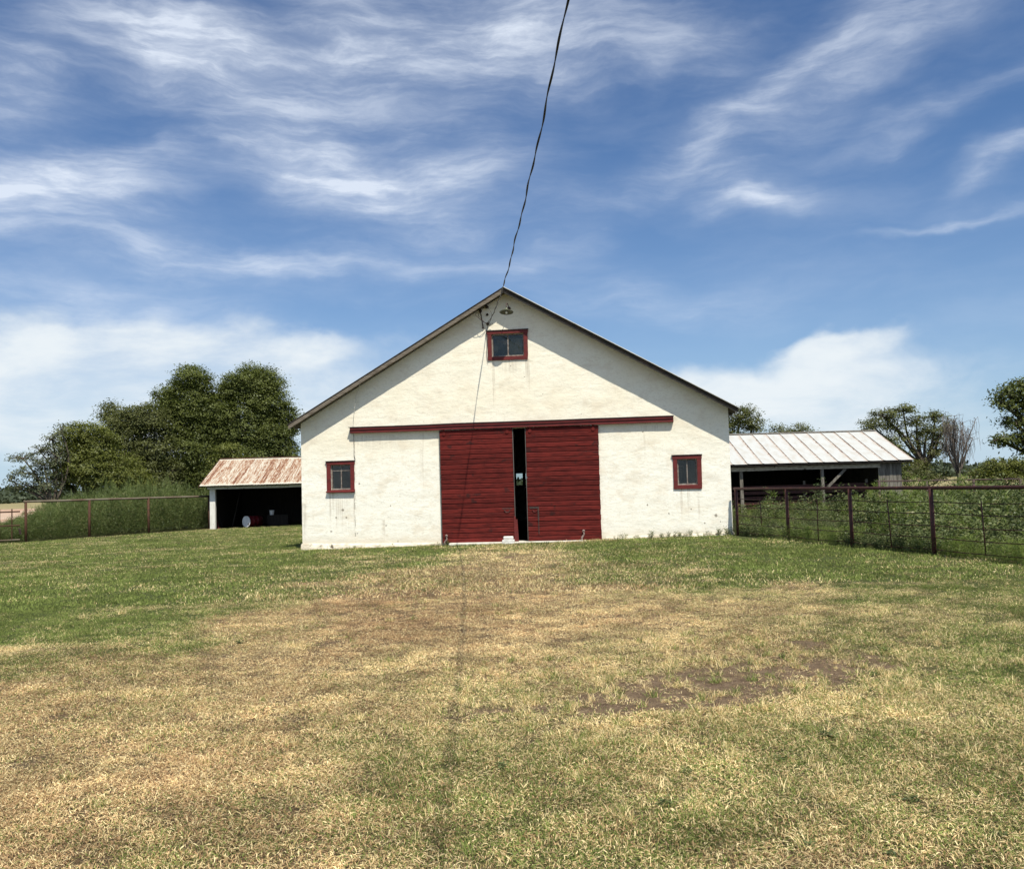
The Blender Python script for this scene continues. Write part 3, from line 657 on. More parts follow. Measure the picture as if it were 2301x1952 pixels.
mb.add(vs, [(i * n + k, i * n + (k + 1) % n, (i + 1) * n + (k + 1) % n, (i + 1) * n + k) for i in range(len(prof) - 1) for k in range(n)]); mb.build('shade', ENAM, lp, True)
mb = MB(); mb.tube([(0, -.63, .04), (0, -.63, .005), (0, -.63, -.03), (0, -.63, -.045)], [.018, .03, .028, .012], 12)
m_, b_ = newmat('clear_bulb'); finish(m_, b_, (.8, .8, .76), .08, spec=.6); mb.build('bulb', m_, lp, True)

def insulator(u, z, label, s=1.):
    t = barnthing('insulator', u, 0, z, label, 'insulator', 'service wire insulators on the gable')
    mb = MB(); mb.tube([(0, .01, 0), (0, -.03 * s, 0), (0, -.035 * s, 0), (0, -.05 * s, 0), (0, -.055 * s, 0), (0, -.09 * s, 0)], [.03 * s, .03 * s, .045 * s, .045 * s, .028 * s, .034 * s], 12); mb.build('knob', CERAM, t, True)
    MB().tube([(0, .02, 0), (0, -.10 * s, 0)], .006, 6).build('bolt', IRON, t)
insulator(5.50, 6.62, 'dark knob insulator highest and closest to the left roof edge', 1.1)
insulator(5.50, 6.40, 'small dark knob insulator in the middle of the ring of wires', .8)
insulator(5.51, 6.14, 'dark knob insulator where the black service cable ends', 1.)
br = barnthing('wire_bracket', 5.34, 0, 6.04, 'dark upright iron wire bracket left of the gable lamp', 'bracket')
MB().tube([(-.03, -.01, .50), (-.02, -.05, .42), (.01, -.05, .18), (.03, -.02, 0)], .014, 6).build('rod', IRON, br); MB().tube([(-.03, .01, .48), (-.03, -.07, .48)], .04, 10).build('knob', CERAM, br)
MB().tube([(.03, .01, .0), (.03, -.04, 0)], .028, 8).build('foot', IRON, br)
def wire(name, pts, r, mat, label, smooth_n=8):
    P = [Vector(p) for p in pts]; out = []
    for i in range(len(P) - 1):
        p0 = P[max(i - 1, 0)]; p1 = P[i]; p2 = P[i + 1]; p3 = P[min(i + 2, len(P) - 1)]
        for k in range(smooth_n):
            t = k / smooth_n; out.append(.5 * ((2 * p1) + (-p0 + p2) * t + (2 * p0 - 5 * p1 + 4 * p2 - p3) * t * t + (-p0 + 3 * p1 - 3 * p2 + p3) * t ** 3))
    out.append(P[-1]); me = MB().tube(out, r, 5).mesh(name); me.materials.append(mat); me.shade_smooth()
    o = place(name, me); o.location = (BO[0], BO[1], 0); o.rotation_euler = (0, 0, ANG); tag(o, label, 'wire'); return o
wire('loose_wire', [(5.50, -.08, 6.62), (5.35, -.14, 6.56), (5.22, -.20, 6.58), (5.12, -.16, 6.62)], .010, IRON, 'short dark wire from the highest knob to the roof edge')
wire('loose_wire', [(5.31, -.06, 6.50), (5.20, -.25, 6.40), (5.24, -.3, 6.32), (5.40, -.2, 6.18), (5.51, -.08, 6.13)], .007, IRON, 'wire looping from the iron bracket down to the cable end')
wire('loose_wire', [(5.31, -.06, 6.5), (5.27, -.2, 6.36), (5.36, -.25, 6.25), (5.44, -.2, 6.16), (5.51, -.08, 6.14)], .006, IRON, 'inner of the two wire loops below the iron bracket')
wire('loose_wire', [(5.50, -.08, 6.60), (5.58, -.25, 6.52), (5.66, -.3, 6.38), (5.64, -.22, 6.25), (5.55, -.08, 6.14)], .006, WIREG, 'grey wire bowing right between the highest knob and the cable end')
wire('loose_wire', [(5.51, -.08, 6.14), (5.56, -.12, 6.09), (5.66, -.12, 6.10), (5.64, -.1, 6.14), (5.58, -.08, 6.13)], .006, WIREG, 'small pale curl of wire right of the cable end')
wire('loose_wire', [(5.51, -.08, 6.14), (5.50, -.05, 6.02), (5.46, -.03, 5.9), (5.475, -.03, 5.6), (5.46, -.04, 5.3), (5.48, -.03, 5.05)], .006, IRON, 'dark wire running down the left side of the gable window')
wire('loose_wire', [(2.02, -.40, 4.74), (1.90, -.33, 4.62), (1.78, -.22, 4.42), (1.70, -.15, 4.2), (1.62, -.1, 3.85), (1.58, -.06, 3.55), (1.56, -.05, 3.37)], .007, weathered('pale_wire', (.6, .57, .5), (.4, .38, .33)), 'pale loose wire curving from the left roof edge to the door track')
wire('loose_wire', [(1.56, -.04, 3.18), (1.58, -.03, 2.9), (1.565, -.02, 2.6), (1.60, -.02, 2.45)], .006, WIREG, 'thin wire hanging below the left end of the door track')

# service cable overhead: two strands laid round each other, rising over the photographer
def cable():
    ky = [25.42, 24, 21, 18, 15, 12.5, 10, 9, 5, 0, -6, -12]; kz = [6.15, 5.99, 5.79, 5.77, 5.92, 6.09, 6.36, 6.5, 7.15, 8.2, 9.8, 11.7]
    S0 = bw(5.51, -.09, 0); t = np.linspace(0, 1, 1100); Y = S0[1] + (-12 - S0[1]) * t
    # smooth the profile
    Zs = np.interp(-Y, [-q for q in ky], kz); ker = np.hanning(61); ker /= ker.sum(); Zp = np.pad(Zs, 30, mode='edge'); Zp[:30] = Zs[0] + (Zs[0] - Zs[1]) * np.arange(30, 0, -1); Zp[-30:] = Zs[-1] + (Zs[-1] - Zs[-2]) * np.arange(1, 31); Zs = np.convolve(Zp, ker, 'valid')
    Xs = S0[0] + (S0[1] - Y) * .0787 + .006 * np.sin(Y * 2.3) + .006 * np.sin(Y * 5.1)
    root = empty('service_cable', (S0[0], S0[1], 6.15), 0, 'black twisted service cable hanging from the sky to the barn gable', 'cable')
    for k in range(2):
        pts = [(x - S0[0] + .0070 * math.cos(y * 4.2 + k * math.pi), y - S0[1], z - 6.15 + .0070 * math.sin(y * 4.2 + k * math.pi)) for x, y, z in zip(Xs, Y, Zs)]
        MB().tube(pts, .0072, 6).build('strand', BLACK, root, True)
cable()
# concrete block at the door
bk = barnthing('concrete_block', 5.80, -.42, Tz(*bw(5.9, -.4)[:2]) + .0, 'whitewashed concrete block propping the left red door', 'block')
mb = MB(); mb.box(0, .33, 0, .18, -.03, .105); mb.build('block', BLOCK, bk, bevel=.008); MB().box(.03, .30, .02, .16, .106, .2).build('upper_block', BLOCK, bk, bevel=.02)

# ------------------------------------------------------------------ left shed
def sheet_mesh(w, ln, dz, corr, namp, mat, name='roof_sheet', seed=0):
    # x across, y down the slope from ridge (0) to eave (-ln), z falls by dz
    nx = int(w / corr * 6) if corr else 6; ny = 8; vs = []; uv = []
    for j in range(ny + 1):
        for i in range(nx + 1):
            x = w * i / nx; t = j / ny; z = -dz * t
            if corr: z += namp * math.sin(2 * math.pi * x / corr)
            else: z += (.02 if i in (0,) else 0)
            z += .012 * float(fbm(x + seed * 3.1, t * 3, .5, 61, 2))
            vs.append((x, -ln * t + (.02 * float(fbm(x + seed, 0, .2, 62, 2)) if j == ny else 0), z)); uv.append((i / nx, t))
    fs = [(j * (nx + 1) + i, (j + 1) * (nx + 1) + i, (j + 1) * (nx + 1) + i + 1, j * (nx + 1) + i + 1) for j in range(ny) for i in range(nx)]
    me = MB().add(vs, fs).mesh(name); me.materials.append(mat); l = me.uv_layers.new(name='UVMap')
    for lo in me.loops: l.data[lo.index].uv = uv[lo.vertex_index]
    me.shade_smooth(); return me
shL = empty('open_shed', (-15.35, 46, Tz(-13, 46)), 0, 'low open-fronted shed with rusty corrugated roof left of the barn', 'shed')
gz = Tz(-13, 46); EZ = 1.99 - gz; RZ = 3.38 - gz
me = [sheet_mesh(.70, 3.35, RZ - EZ + .05, .076, .010, RUSTS, seed=k) for k in range(3)]
W_L = 10.0
for i in range(15):
    o = place('roof_sheet', me[i % 3], shL, (-.38 + i * .665, 2.95, RZ + .03 + (i % 2) * .006)); o.rotation_euler = (0, rnd.uniform(-.006, .006), 0)
mb = MB(); mb.prismx([(3.0, RZ + .06), (-.42, EZ - .02), (-.42, EZ - .12), (3.0, RZ - .05)], -.41, -.385); mb.build('rake_board', RUSTB, shL)
MB().prismx([(2.90, RZ + .05), (3.04, RZ + .08), (3.2, RZ + .03), (3.2, RZ), (3.04, RZ + .05), (2.9, RZ + .02)], -.4, W_L - .4).build('ridge_cap', RUSTB, shL)
sagbox(MB(), -.1, 9.9, -.03, .07, EZ - .20, EZ - .07, 20, .012).build('header_beam', WHITEW, shL)
MB().box(-.02, .26, .08, .26, -.2, EZ - .20).build('post', WHITEW, shL, bevel=.012)
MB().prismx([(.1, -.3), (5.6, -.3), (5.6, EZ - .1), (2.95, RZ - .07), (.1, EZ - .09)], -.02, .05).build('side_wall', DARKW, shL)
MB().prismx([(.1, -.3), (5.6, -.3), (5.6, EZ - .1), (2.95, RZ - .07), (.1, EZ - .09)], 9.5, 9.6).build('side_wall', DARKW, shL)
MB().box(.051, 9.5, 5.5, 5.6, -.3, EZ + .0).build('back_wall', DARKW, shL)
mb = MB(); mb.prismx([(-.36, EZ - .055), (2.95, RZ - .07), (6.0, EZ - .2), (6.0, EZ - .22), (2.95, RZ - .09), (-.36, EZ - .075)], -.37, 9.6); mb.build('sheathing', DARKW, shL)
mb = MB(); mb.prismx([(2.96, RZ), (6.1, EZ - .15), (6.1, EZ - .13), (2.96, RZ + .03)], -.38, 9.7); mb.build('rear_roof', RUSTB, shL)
# drum
def drum():
    p = aty(553, 1190, 46.5); x, y = p[0] - .10, 46.9; z = Tz(x, y)
    d = empty('oil_drum', (x, y, z + .29), -math.radians(31), 'red steel drum with white head lying inside the left shed', 'drum')
    mb = MB(); L = .88; pts = [(0, 0, 0), (0, .012, 0), (0, .29, 0), (0, .30, 0), (0, .31, 0), (0, .58, 0), (0, .59, 0), (0, .60, 0), (0, L, 0)]
    mb.tube(pts, [.295, .285, .285, .297, .285, .285, .297, .285, .295], 28); mb.build('drum_side', DRUMR, d, True)
    mb = MB(); mb.tube([(0, -.012, 0), (0, .011, 0)], .288, 28); h = mb.build('drum_head', DRUMW, d)
    MB().tube([(.17, -.03, -.13), (.17, .0, -.13)], .036, 10).build('bung', IRON, h)
drum()
p = aty(603, 1160, 47.5)
tb = empty('white_bucket', (p[0], 48.2, Tz(p[0], 47.5)), 0, 'small white container on a dark stand beside the red drum', 'bucket')
MB().tube([(0, 0, .55), (0, 0, .80)], [.10, .13], 16).build('bucket', DRUMW, tb); MB().box(-.2, .9, -.2, .3, -.05, .549).build('stand', DARKW, tb)
for k, (px, ln, dx, lab) in enumerate([(500, 1.5, .45, 'thin dark pole leaning at the left inside the rusty shed'), (522, 1.9, -.35, 'longer dark pole leaning behind the drum in the shed')]):
    p = aty(px, 1185, 47.2); o = MB().tube([(0, 0, -.02), (-dx, .25, ln)], .025, 6).build('leaning_pole', DARKW); o.location = (p[0], 47.2, Tz(p[0], 47.2)); tag(o, lab, 'pole')
p = aty(492, 1186, 46.9); o = MB().tube([(0, 0, -.02), (-.12, .05, .35), (-.14, .06, .5)], [.05, .035, .02], 8).build('rag_bundle', DRUMR); o.location = (p[0], 46.9, Tz(p[0], 46.9)); tag(o, 'small dark red scrap piece just inside the white post', 'scrap')

# ------------------------------------------------------------------ right shed
YR = 39.0
gR = .17
shR = empty('pole_shed', (7.0, YR, gR), 0, 'long open pole shed with pale metal roof streaked by rusty laps', 'shed')
ER = 2.17 - gR; RR = 3.62 - gR
me = [sheet_mesh(.645, 3.95, RR - ER + .0, 0, 0, SEAMS, seed=k + 7) for k in range(3)]
for i in range(16):
    o = place('roof_sheet', me[i % 3], shR, (-.25 + i * .64, 3.55, RR + .02 + .004 * (i % 2))); o.rotation_euler = (0, rnd.uniform(-.004, .004), 0)
MB().prismx([(3.45, RR + .035), (3.6, RR + .08), (3.75, RR + .02), (3.75, RR), (3.6, RR + .05), (3.45, RR + .02)], -.25, 10.02).build('ridge_cap', GREYW, shR)
MB().prismx([(3.56, RR), (7.2, ER), (7.2, ER - .03), (3.56, RR - .03)], -.25, 10.0).build('rear_roof', GALV, shR)
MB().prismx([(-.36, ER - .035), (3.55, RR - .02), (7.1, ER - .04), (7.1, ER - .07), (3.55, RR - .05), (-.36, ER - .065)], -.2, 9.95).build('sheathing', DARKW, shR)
sagbox(MB(), -.2, 8.70, -.04, .06, ER - .27, ER - .10, 20, .012).build('header_beam', weathered('pale_weathered_beam', (.48, .45, .38), (.22, .19, .15), (2, 2, 8), 3, .9, .003, 0, ((.06, .045, .035), 3, .60)), shR)
xs_ = [(1664 - 1150.5) / FPX * YR - 7.0 + .35, (1843 - 1150.5) / FPX * YR - 7.0 + .03]
for x in (.35, 3.98 + 2.1 - 0.0): pass
for px in (1659, 1841):
    x = (px - 1150.5) / FPX * YR - 7.0; MB().prism([(x - .01, -.3), (x + .13, -.3), (x + .12, ER - .27), (x, ER - .27)], -.03, .10).build('post', GREYW, shR)
x = (1850 - 1150.5) / FPX * YR - 7.0
MB().prism([(x + .05, ER - 1.0), (x + .13, ER - 1.07), (x + .93, ER - .30), (x + .78, ER - .30)], -.07, -.032).build('brace', GREYW, shR)
bm_ = MB().box(0, .150, 0, .022, -.35, ER - .06).mesh('board'); bm_.materials.append(GREYW)
sw = empty('board_wall', (8.62, -.03, 0)); sw.parent = shR
for i in range(6): o = place('board', bm_, sw, (i * .158, rnd.uniform(-.008, .008), rnd.uniform(-.02, .01)))
MB().prismx([(.0, -.3), (7.0, -.3), (7.0, ER - .08), (3.55, RR - .06), (.0, ER - .08)], 9.56, 9.62).build('side_wall', GREYW, shR)
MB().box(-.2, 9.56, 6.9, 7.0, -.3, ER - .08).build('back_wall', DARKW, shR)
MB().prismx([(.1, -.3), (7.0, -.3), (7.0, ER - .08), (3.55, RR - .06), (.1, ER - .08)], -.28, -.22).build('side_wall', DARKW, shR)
fp = empty('feed_panel', (7.0, YR + .6, gR), 0, 'dark red board panel closing the lower front inside the pole shed', 'panel')
bm_ = MB().box(0, 8.3, 0, .04, 0, .14).mesh('board'); bm_.materials.append(RUSTP)
for i in range(5): o = place('board', bm_, fp, (.1, rnd.uniform(-.02, .02), .05 + i * .225 + rnd.uniform(-.02, .02))); o.rotation_euler = (0, rnd.uniform(-.004, .004), 0)
for x in (.1, 2.9, 5.6, 8.3): MB().box(x, x + .1, .042, .12, -.1, 1.25).build('post', GREYW, fp)

# ------------------------------------------------------------------ pipe fences
def fence(name, P, H, rail_z, rods, prad, rrad, matp, matr, label, stays=True, railmat=None, rodr=.009, topz=None):
    o0 = P[0]; root = empty(name, (o0[0], o0[1], Tz(*o0)), 0, label, 'fence'); g0 = Tz(*o0)
    loc = lambda x, y, z: (x - o0[0], y - o0[1], z - g0)
    tops = [rail_z(i, p) for i, p in enumerate(P)]
    for i, (x, y) in enumerate(P):
        lean = rnd.uniform(-.012, .012); MB().tube([loc(x, y, Tz(x, y) - .3), loc(x + lean, y, tops[i] - rrad * .3)], prad, 12).build('post', matp, root, True)
    pts = []
    for i in range(len(P) - 1):
        for k in range(4):
            t = k / 4; x = P[i][0] * (1 - t) + P[i + 1][0] * t; y = P[i][1] * (1 - t) + P[i + 1][1] * t
            pts.append(loc(x, y, tops[i] * (1 - t) + tops[i + 1] * t + rnd.uniform(-.004, .004)))
    pts.append(loc(*P[-1], tops[-1])); d = (Vector(pts[0]) - Vector(pts[1])).normalized() * .1
    MB().tube([tuple(Vector(pts[0]) + d)] + pts, rrad, 12).build('top_rail', railmat or matr, root, True)
    for r in rods:
        q = []
        for i in range(len(P) - 1):
            for k in range(4):
                t = k / 4; x = P[i][0] * (1 - t) + P[i + 1][0] * t; y = P[i][1] * (1 - t) + P[i + 1][1] * t
                q.append(loc(x, y, tops[i] * (1 - t) + tops[i + 1] * t - r - .03 * math.sin(math.pi * t) * (.4 + .6 * rnd.random())))
        q.append(loc(*P[-1], tops[-1] - r)); MB().tube(q, rodr, 6).build('rod', matr, root, True)
    if stays and rods:
        for i in range(len(P) - 1):
            x = (P[i][0] + P[i + 1][0]) / 2; y = (P[i][1] + P[i + 1][1]) / 2; z = (tops[i] + tops[i + 1]) / 2; l = rnd.uniform(-.02, .02)
            MB().tube([loc(x + l, y, z - rods[0] + .03), loc(x - l, y, z - rods[-1] - .04)], .011, 6).build('stay', matr, root, True)
    return root
PR = [(5.95 + .617 * i, 24.4 - 2.45 * i) for i in range(7)]
fence('pipe_fence', PR, 1.35, lambda i, p: 1.325 - .0 * i, [.26, .47, .70, .92, 1.14], .040, .033, RUSTP, RUSTP, 'dark red pipe fence running from the barn corner to the right foreground')
PB = [(13.0 + 1.72 * i, 32.4 + .1 * i) for i in range(9)]
fence('pipe_fence', PB, 1.3, lambda i, p: 1.36 - .02 * i, [], .042, .026, IRON, IRON, 'farther rusty pipe fence standing in the weeds right of the pole shed', False)
PL = [(-21.4, 40), (-19.6, 42.1), (-17.7, 44.2), (-15.5, 46.4)]
fence('pipe_fence', PL, 1.6, lambda i, p: 1.455, [], .055, .05, RUSTB, RUSTB, 'brown rusty pipe fence in front of the tall weeds by the left shed', False, RAILG)
gt = empty('pipe_gate', (-21.55, 39.8, Tz(-21.5, 40)), 0, 'low rusty pipe gate at the left end of the brown fence', 'gate')
for (z, mt) in ((1.22, RUSTB), (.0, RAILG), (.62, RUSTB)): MB().tube([(0, 0, z + .12), (-2.6, -.9, z + .1)], .03, 8).build('rail', mt, gt)
for k in range(5): MB().tube([(-.45 * k - .3, -.155 * k - .1, .08), (-.45 * k - .3, -.155 * k - .1, 1.46)], .025, 8).build('upright', RUSTB, gt)
MB().tube([(.02, 0, .35), (.0, -.06, .6)], .05, 8).build('chain_latch', IRON, gt)

# ------------------------------------------------------------------ vegetation
def ortho(n):
    d = rg.normal(size=(n, 3)); d /= np.linalg.norm(d, axis=1)[:, None]; a = rg.normal(size=(n, 3)); a -= (a * d).sum(1)[:, None] * d; a /= np.linalg.norm(a, axis=1)[:, None]; return d, a
def leaves(centers, size, asp=.5, droop=0., face=None):
    n = len(centers); d, a = ortho(n)
    if face is not None:
        nn_ = face + rg.normal(size=(n, 3)) * .38; nn_ /= np.linalg.norm(nn_, axis=1)[:, None]; d -= (d * nn_).sum(1)[:, None] * nn_; d /= np.linalg.norm(d, axis=1)[:, None]; a = np.cross(nn_, d)
    if droop: d[:, 2] -= droop; d /= np.linalg.norm(d, axis=1)[:, None]; a -= (a * d).sum(1)[:, None] * d; a /= np.linalg.norm(a, axis=1)[:, None]
    s = size * rg.uniform(.6, 1.35, n)[:, None]; w = s * asp
    V = np.stack([centers, centers + d * s * .55 + a * w * .5, centers + d * s, centers + d * s * .5 - a * w * .5], 1).reshape(-1, 3)
    F = np.arange(n * 4).reshape(n, 4); return V, F
def limb(mb, p, q, r0, r1, bend=.12, n=6):
    p = Vector(p); q = Vector(q); L = (q - p).length; off = Vector((rnd.uniform(-1, 1), rnd.uniform(-1, 1), rnd.uniform(-.3, .6))) * L * bend
    mb.tube([p.lerp(q, t / n) + off * math.sin(math.pi * t / n) for t in range(n + 1)], [r0 + (r1 - r0) * t / n for t in range(n + 1)], 6)
def tree(name, label, base, blobs, density, leaf, mat, trunk_r=.22, spread=.34, per=26, cat='tree', group=None, gap=.0, droop=.25, forks=None, bark=None, asp=.5, core=0):
    """blobs: (x, y, z, rx, ry, rz) world metres. Leaf sprays fill each blob, thicker towards its shell."""
    bz = Tz(*base); root = empty(name, (base[0], base[1], bz), 0, label, cat, group); B = np.array([base[0], base[1], bz])
    tops = max(bl[2] + bl[5] for bl in blobs); fork = Vector((0, 0, (tops - bz) * (forks or .22)))
    tm = MB(); lm = MB(); limb(tm, (0, 0, -.2), fork, trunk_r, trunk_r * .75, .05)
    C = []; tint = []; FC = []
    for (x, y, z, rx, ry, rz) in blobs:
        c = np.array([x, y, z]) - B; vol = rx * ry * rz; k = max(6, int(.95 * density * (rx * rz + rx * ry + ry * rz)))
        d = rg.normal(size=(k, 3)); d /= np.linalg.norm(d, axis=1)[:, None]; r = rg.uniform(.35, 1., k) ** .55
        r *= 1 + .5 * fbm(d[:, 0] * 2.2 + x, d[:, 2] * 2.2 + z, 1., 71, 3)
        cc = c + d * r[:, None] * np.array([rx, ry, rz])
        hub = Vector(c) + Vector((0, 0, -rz * .3)); limb(lm, fork, hub, trunk_r * .5, trunk_r * .2, .12)
        for q in range(0, k, max(1, k // 14)): limb(lm, hub, Vector(cc[q]), trunk_r * .16, .012, .12, 5)
        if core:  # inner leaves tinted darker: the crown's inner shade is put into their colour
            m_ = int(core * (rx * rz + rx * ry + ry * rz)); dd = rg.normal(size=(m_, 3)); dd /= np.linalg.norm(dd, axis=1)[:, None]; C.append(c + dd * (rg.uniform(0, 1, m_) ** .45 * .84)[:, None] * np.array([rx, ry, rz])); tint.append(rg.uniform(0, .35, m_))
            ff = dd * .6 + rg.normal(size=(m_, 3)) * .5; FC.append(ff / np.linalg.norm(ff, axis=1)[:, None])
        base_t = rg.uniform(.25, .75)
        for q in range(k):
            n = int(1.35 * per * rg.uniform(.5, 1.5)); sp = .82 * spread * rg.uniform(.6, 1.3)
            pts = cc[q] + rg.normal(size=(n, 3)) * np.array([sp, sp, sp * .42]); pts[:, 2] -= .12 * np.abs(rg.normal(size=n)) * droop
            fv = d[q] * .55 + np.array([0, 0, .75]) + rg.normal(size=3) * .25; FC.append(np.tile(fv / np.linalg.norm(fv), (n, 1))); C.append(pts); tint.append(np.full(n, np.clip(base_t * .35 + rg.uniform(0, .65), 0, 1)))
    C = np.concatenate(C); FC = np.concatenate(FC); tint = np.concatenate(tint); keep = C[:, 2] > .05; C = C[keep]; tint = tint[keep]; FC = FC[keep]
    V, F = leaves(C, leaf * .86, asp, 0, FC)
    tm.build('trunk', bark or BARK, root, True); lm.build('limbs', bark or BARK, root, True)
    me = npmesh('crown', V, F, mat, {'tint': ('FLOAT', 'FACE', tint)}); place('crown', me, root); return root
LF1 = leafmat('elm_leaves_deep', (.042, .056, .014), (.175, .198, .055), trans=.32)
LF2 = leafmat('elm_leaves_olive', (.056, .068, .015), (.215, .23, .060), trans=.32)
LF3 = leafmat('locust_leaves_grey_green', (.048, .058, .020), (.18, .19, .068), trans=.32)
LF4 = leafmat('sparse_leaves_dull', (.065, .075, .04), (.15, .165, .09), trans=.3)
def bl(px, py, rx, rz, Y, ry=None):        # blob from its centre and radii measured at distance Y
    p = aty(px, py, Y); k = Y / FPX; return (p[0], p[1], p[2], rx * k, (ry or rx) * k, rz * k)
Y = 63
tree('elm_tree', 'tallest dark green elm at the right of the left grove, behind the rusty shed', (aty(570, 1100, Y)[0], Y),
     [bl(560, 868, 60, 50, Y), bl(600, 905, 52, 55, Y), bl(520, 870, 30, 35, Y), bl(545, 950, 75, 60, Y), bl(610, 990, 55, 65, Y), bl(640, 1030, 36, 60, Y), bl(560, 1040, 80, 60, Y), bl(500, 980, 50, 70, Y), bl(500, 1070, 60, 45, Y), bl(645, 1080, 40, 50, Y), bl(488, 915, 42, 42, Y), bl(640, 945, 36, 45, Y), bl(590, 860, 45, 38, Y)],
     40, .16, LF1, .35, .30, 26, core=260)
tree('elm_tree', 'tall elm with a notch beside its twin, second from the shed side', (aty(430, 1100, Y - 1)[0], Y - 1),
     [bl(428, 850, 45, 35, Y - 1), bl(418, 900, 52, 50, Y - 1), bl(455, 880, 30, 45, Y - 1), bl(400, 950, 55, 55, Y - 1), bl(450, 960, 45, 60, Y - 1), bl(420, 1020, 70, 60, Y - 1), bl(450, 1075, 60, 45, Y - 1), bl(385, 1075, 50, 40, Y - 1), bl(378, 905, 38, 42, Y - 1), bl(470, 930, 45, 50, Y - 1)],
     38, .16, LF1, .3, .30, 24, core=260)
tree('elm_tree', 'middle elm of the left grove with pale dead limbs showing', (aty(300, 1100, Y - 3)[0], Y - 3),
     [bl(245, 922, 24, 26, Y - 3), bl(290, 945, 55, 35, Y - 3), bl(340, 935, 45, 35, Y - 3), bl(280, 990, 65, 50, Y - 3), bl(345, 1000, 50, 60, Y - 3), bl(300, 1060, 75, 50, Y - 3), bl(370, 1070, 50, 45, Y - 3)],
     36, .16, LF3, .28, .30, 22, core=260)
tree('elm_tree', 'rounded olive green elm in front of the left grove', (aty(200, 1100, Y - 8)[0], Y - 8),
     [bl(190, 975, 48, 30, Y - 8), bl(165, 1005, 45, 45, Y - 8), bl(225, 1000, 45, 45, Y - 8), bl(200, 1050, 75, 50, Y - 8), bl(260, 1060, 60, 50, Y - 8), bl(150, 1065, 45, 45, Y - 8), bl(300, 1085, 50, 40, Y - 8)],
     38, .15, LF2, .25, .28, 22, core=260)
tree('elm_tree', 'thin leaning elm with open sprays at the far left of the grove', (aty(120, 1105, Y - 10)[0], Y - 10),
     [bl(138, 965, 14, 20, Y - 10), bl(118, 985, 20, 15, Y - 10), bl(90, 1010, 24, 14, Y - 10), bl(52, 1027, 28, 12, Y - 10), bl(100, 1040, 34, 16, Y - 10), bl(70, 1060, 34, 14, Y - 10), bl(20, 1075, 18, 10, Y - 10), bl(40, 1092, 22, 14, Y - 10), bl(110, 1080, 40, 25, Y - 10), bl(130, 1020, 30, 30, Y - 10), bl(75, 1090, 26, 16, Y - 10)],
     26, .15, LF4, .16, .22, 13)
tree('elm_tree', 'small bright elm clump just above the rusty roof', (aty(510, 1100, 56)[0], 56),
     [bl(515, 1012, 32, 22, 56), bl(535, 1035, 28, 20, 56), bl(490, 1045, 25, 25, 56), bl(515, 1070, 40, 30, 56)], 34, .14, LF2, .14, .24, 20, core=220)
# right side
Y = 60
tree('locust_tree', 'rounded tree half hidden behind the right corner of the barn', (aty(1668, 1080, Y)[0], Y),
     [bl(1662, 936, 36, 30, Y), bl(1692, 950, 28, 26, Y), bl(1640, 965, 32, 35, Y), bl(1670, 1000, 50, 35, Y), bl(1705, 1010, 26, 25, Y)], 27, .15, LF3, .22, .26, 21, core=160)
tree('locust_tree', 'low tree left of its neighbour above the pale shed roof', (aty(1752, 1080, Y)[0], Y),
     [bl(1750, 970, 28, 18, Y), bl(1735, 990, 22, 20, Y), bl(1765, 995, 26, 25, Y), bl(1740, 1030, 40, 30, Y)], 26, .14, LF3, .16, .24, 20, core=160)
tree('locust_tree', 'low tree just behind the middle of the pale shed ridge', (aty(1805, 1080, Y + 1)[0], Y + 1),
     [bl(1800, 968, 28, 18, Y + 1), bl(1818, 985, 22, 18, Y + 1), bl(1790, 1000, 30, 25, Y + 1)], 26, .14, LF3, .16, .24, 20, core=160)
Y = 56
tree('locust_tree', 'open spreading locust behind the right end of the pole shed', (aty(2080, 1060, Y)[0], Y),
     [bl(1985, 932, 32, 15, Y), bl(2030, 920, 30, 14, Y), bl(1960, 955, 30, 18, Y), bl(2010, 955, 28, 18, Y), bl(2060, 945, 26, 14, Y), bl(2100, 935, 26, 14, Y), bl(2085, 965, 28, 16, Y), bl(2000, 990, 34, 22, Y), bl(2060, 985, 26, 20, Y), bl(2110, 975, 26, 20, Y), bl(2020, 1030, 32, 24, Y), bl(2105, 1010, 26, 20, Y), bl(2045, 1050, 40, 22, Y), bl(2130, 960, 20, 18, Y)],
     36, .145, LF3, .22, .24, 18, forks=.30, core=70)
def bare_tree():
    base = (aty(2150, 1060, 53)[0], 53.); bz = Tz(*base)
    root = empty('bare_tree', (base[0], base[1], bz), 0, 'leafless grey tree of drooping twigs right of the open locust', 'tree'); tm = MB(); tw = MB()
    limb(tm, (0, 0, -.2), (.1, 0, 1.6), .14, .10, .05)
    for k in range(16):
        a = rnd.uniform(0, 6.28); top = Vector((.1 + math.cos(a) * rnd.uniform(.2, 1.25), math.sin(a) * 1., rnd.uniform(2.6, 4.7))); limb(tm, (.1, 0, rnd.uniform(1., 1.7)), top, .05, .015, .10)
        for q in range(20):
            p = Vector((.1, 0, 1.6)).lerp(top, rnd.uniform(.5, 1.)); d = Vector((rnd.uniform(-.35, .35), rnd.uniform(-.4, .4), rnd.uniform(.05, .35))); e = p + d
            f = e + Vector((rnd.gauss(0, .12), rnd.gauss(0, .12), -rnd.uniform(.3, 1.5)))
            tw.tube([p, e, e.lerp(f, .5) + Vector((rnd.gauss(0, .05), 0, 0)), f], [.012, .009, .007, .004], 4)
    tm.build('trunk', DEADW, root, True); tw.build('twigs', DEADW, root)
bare_tree()
Y = 44
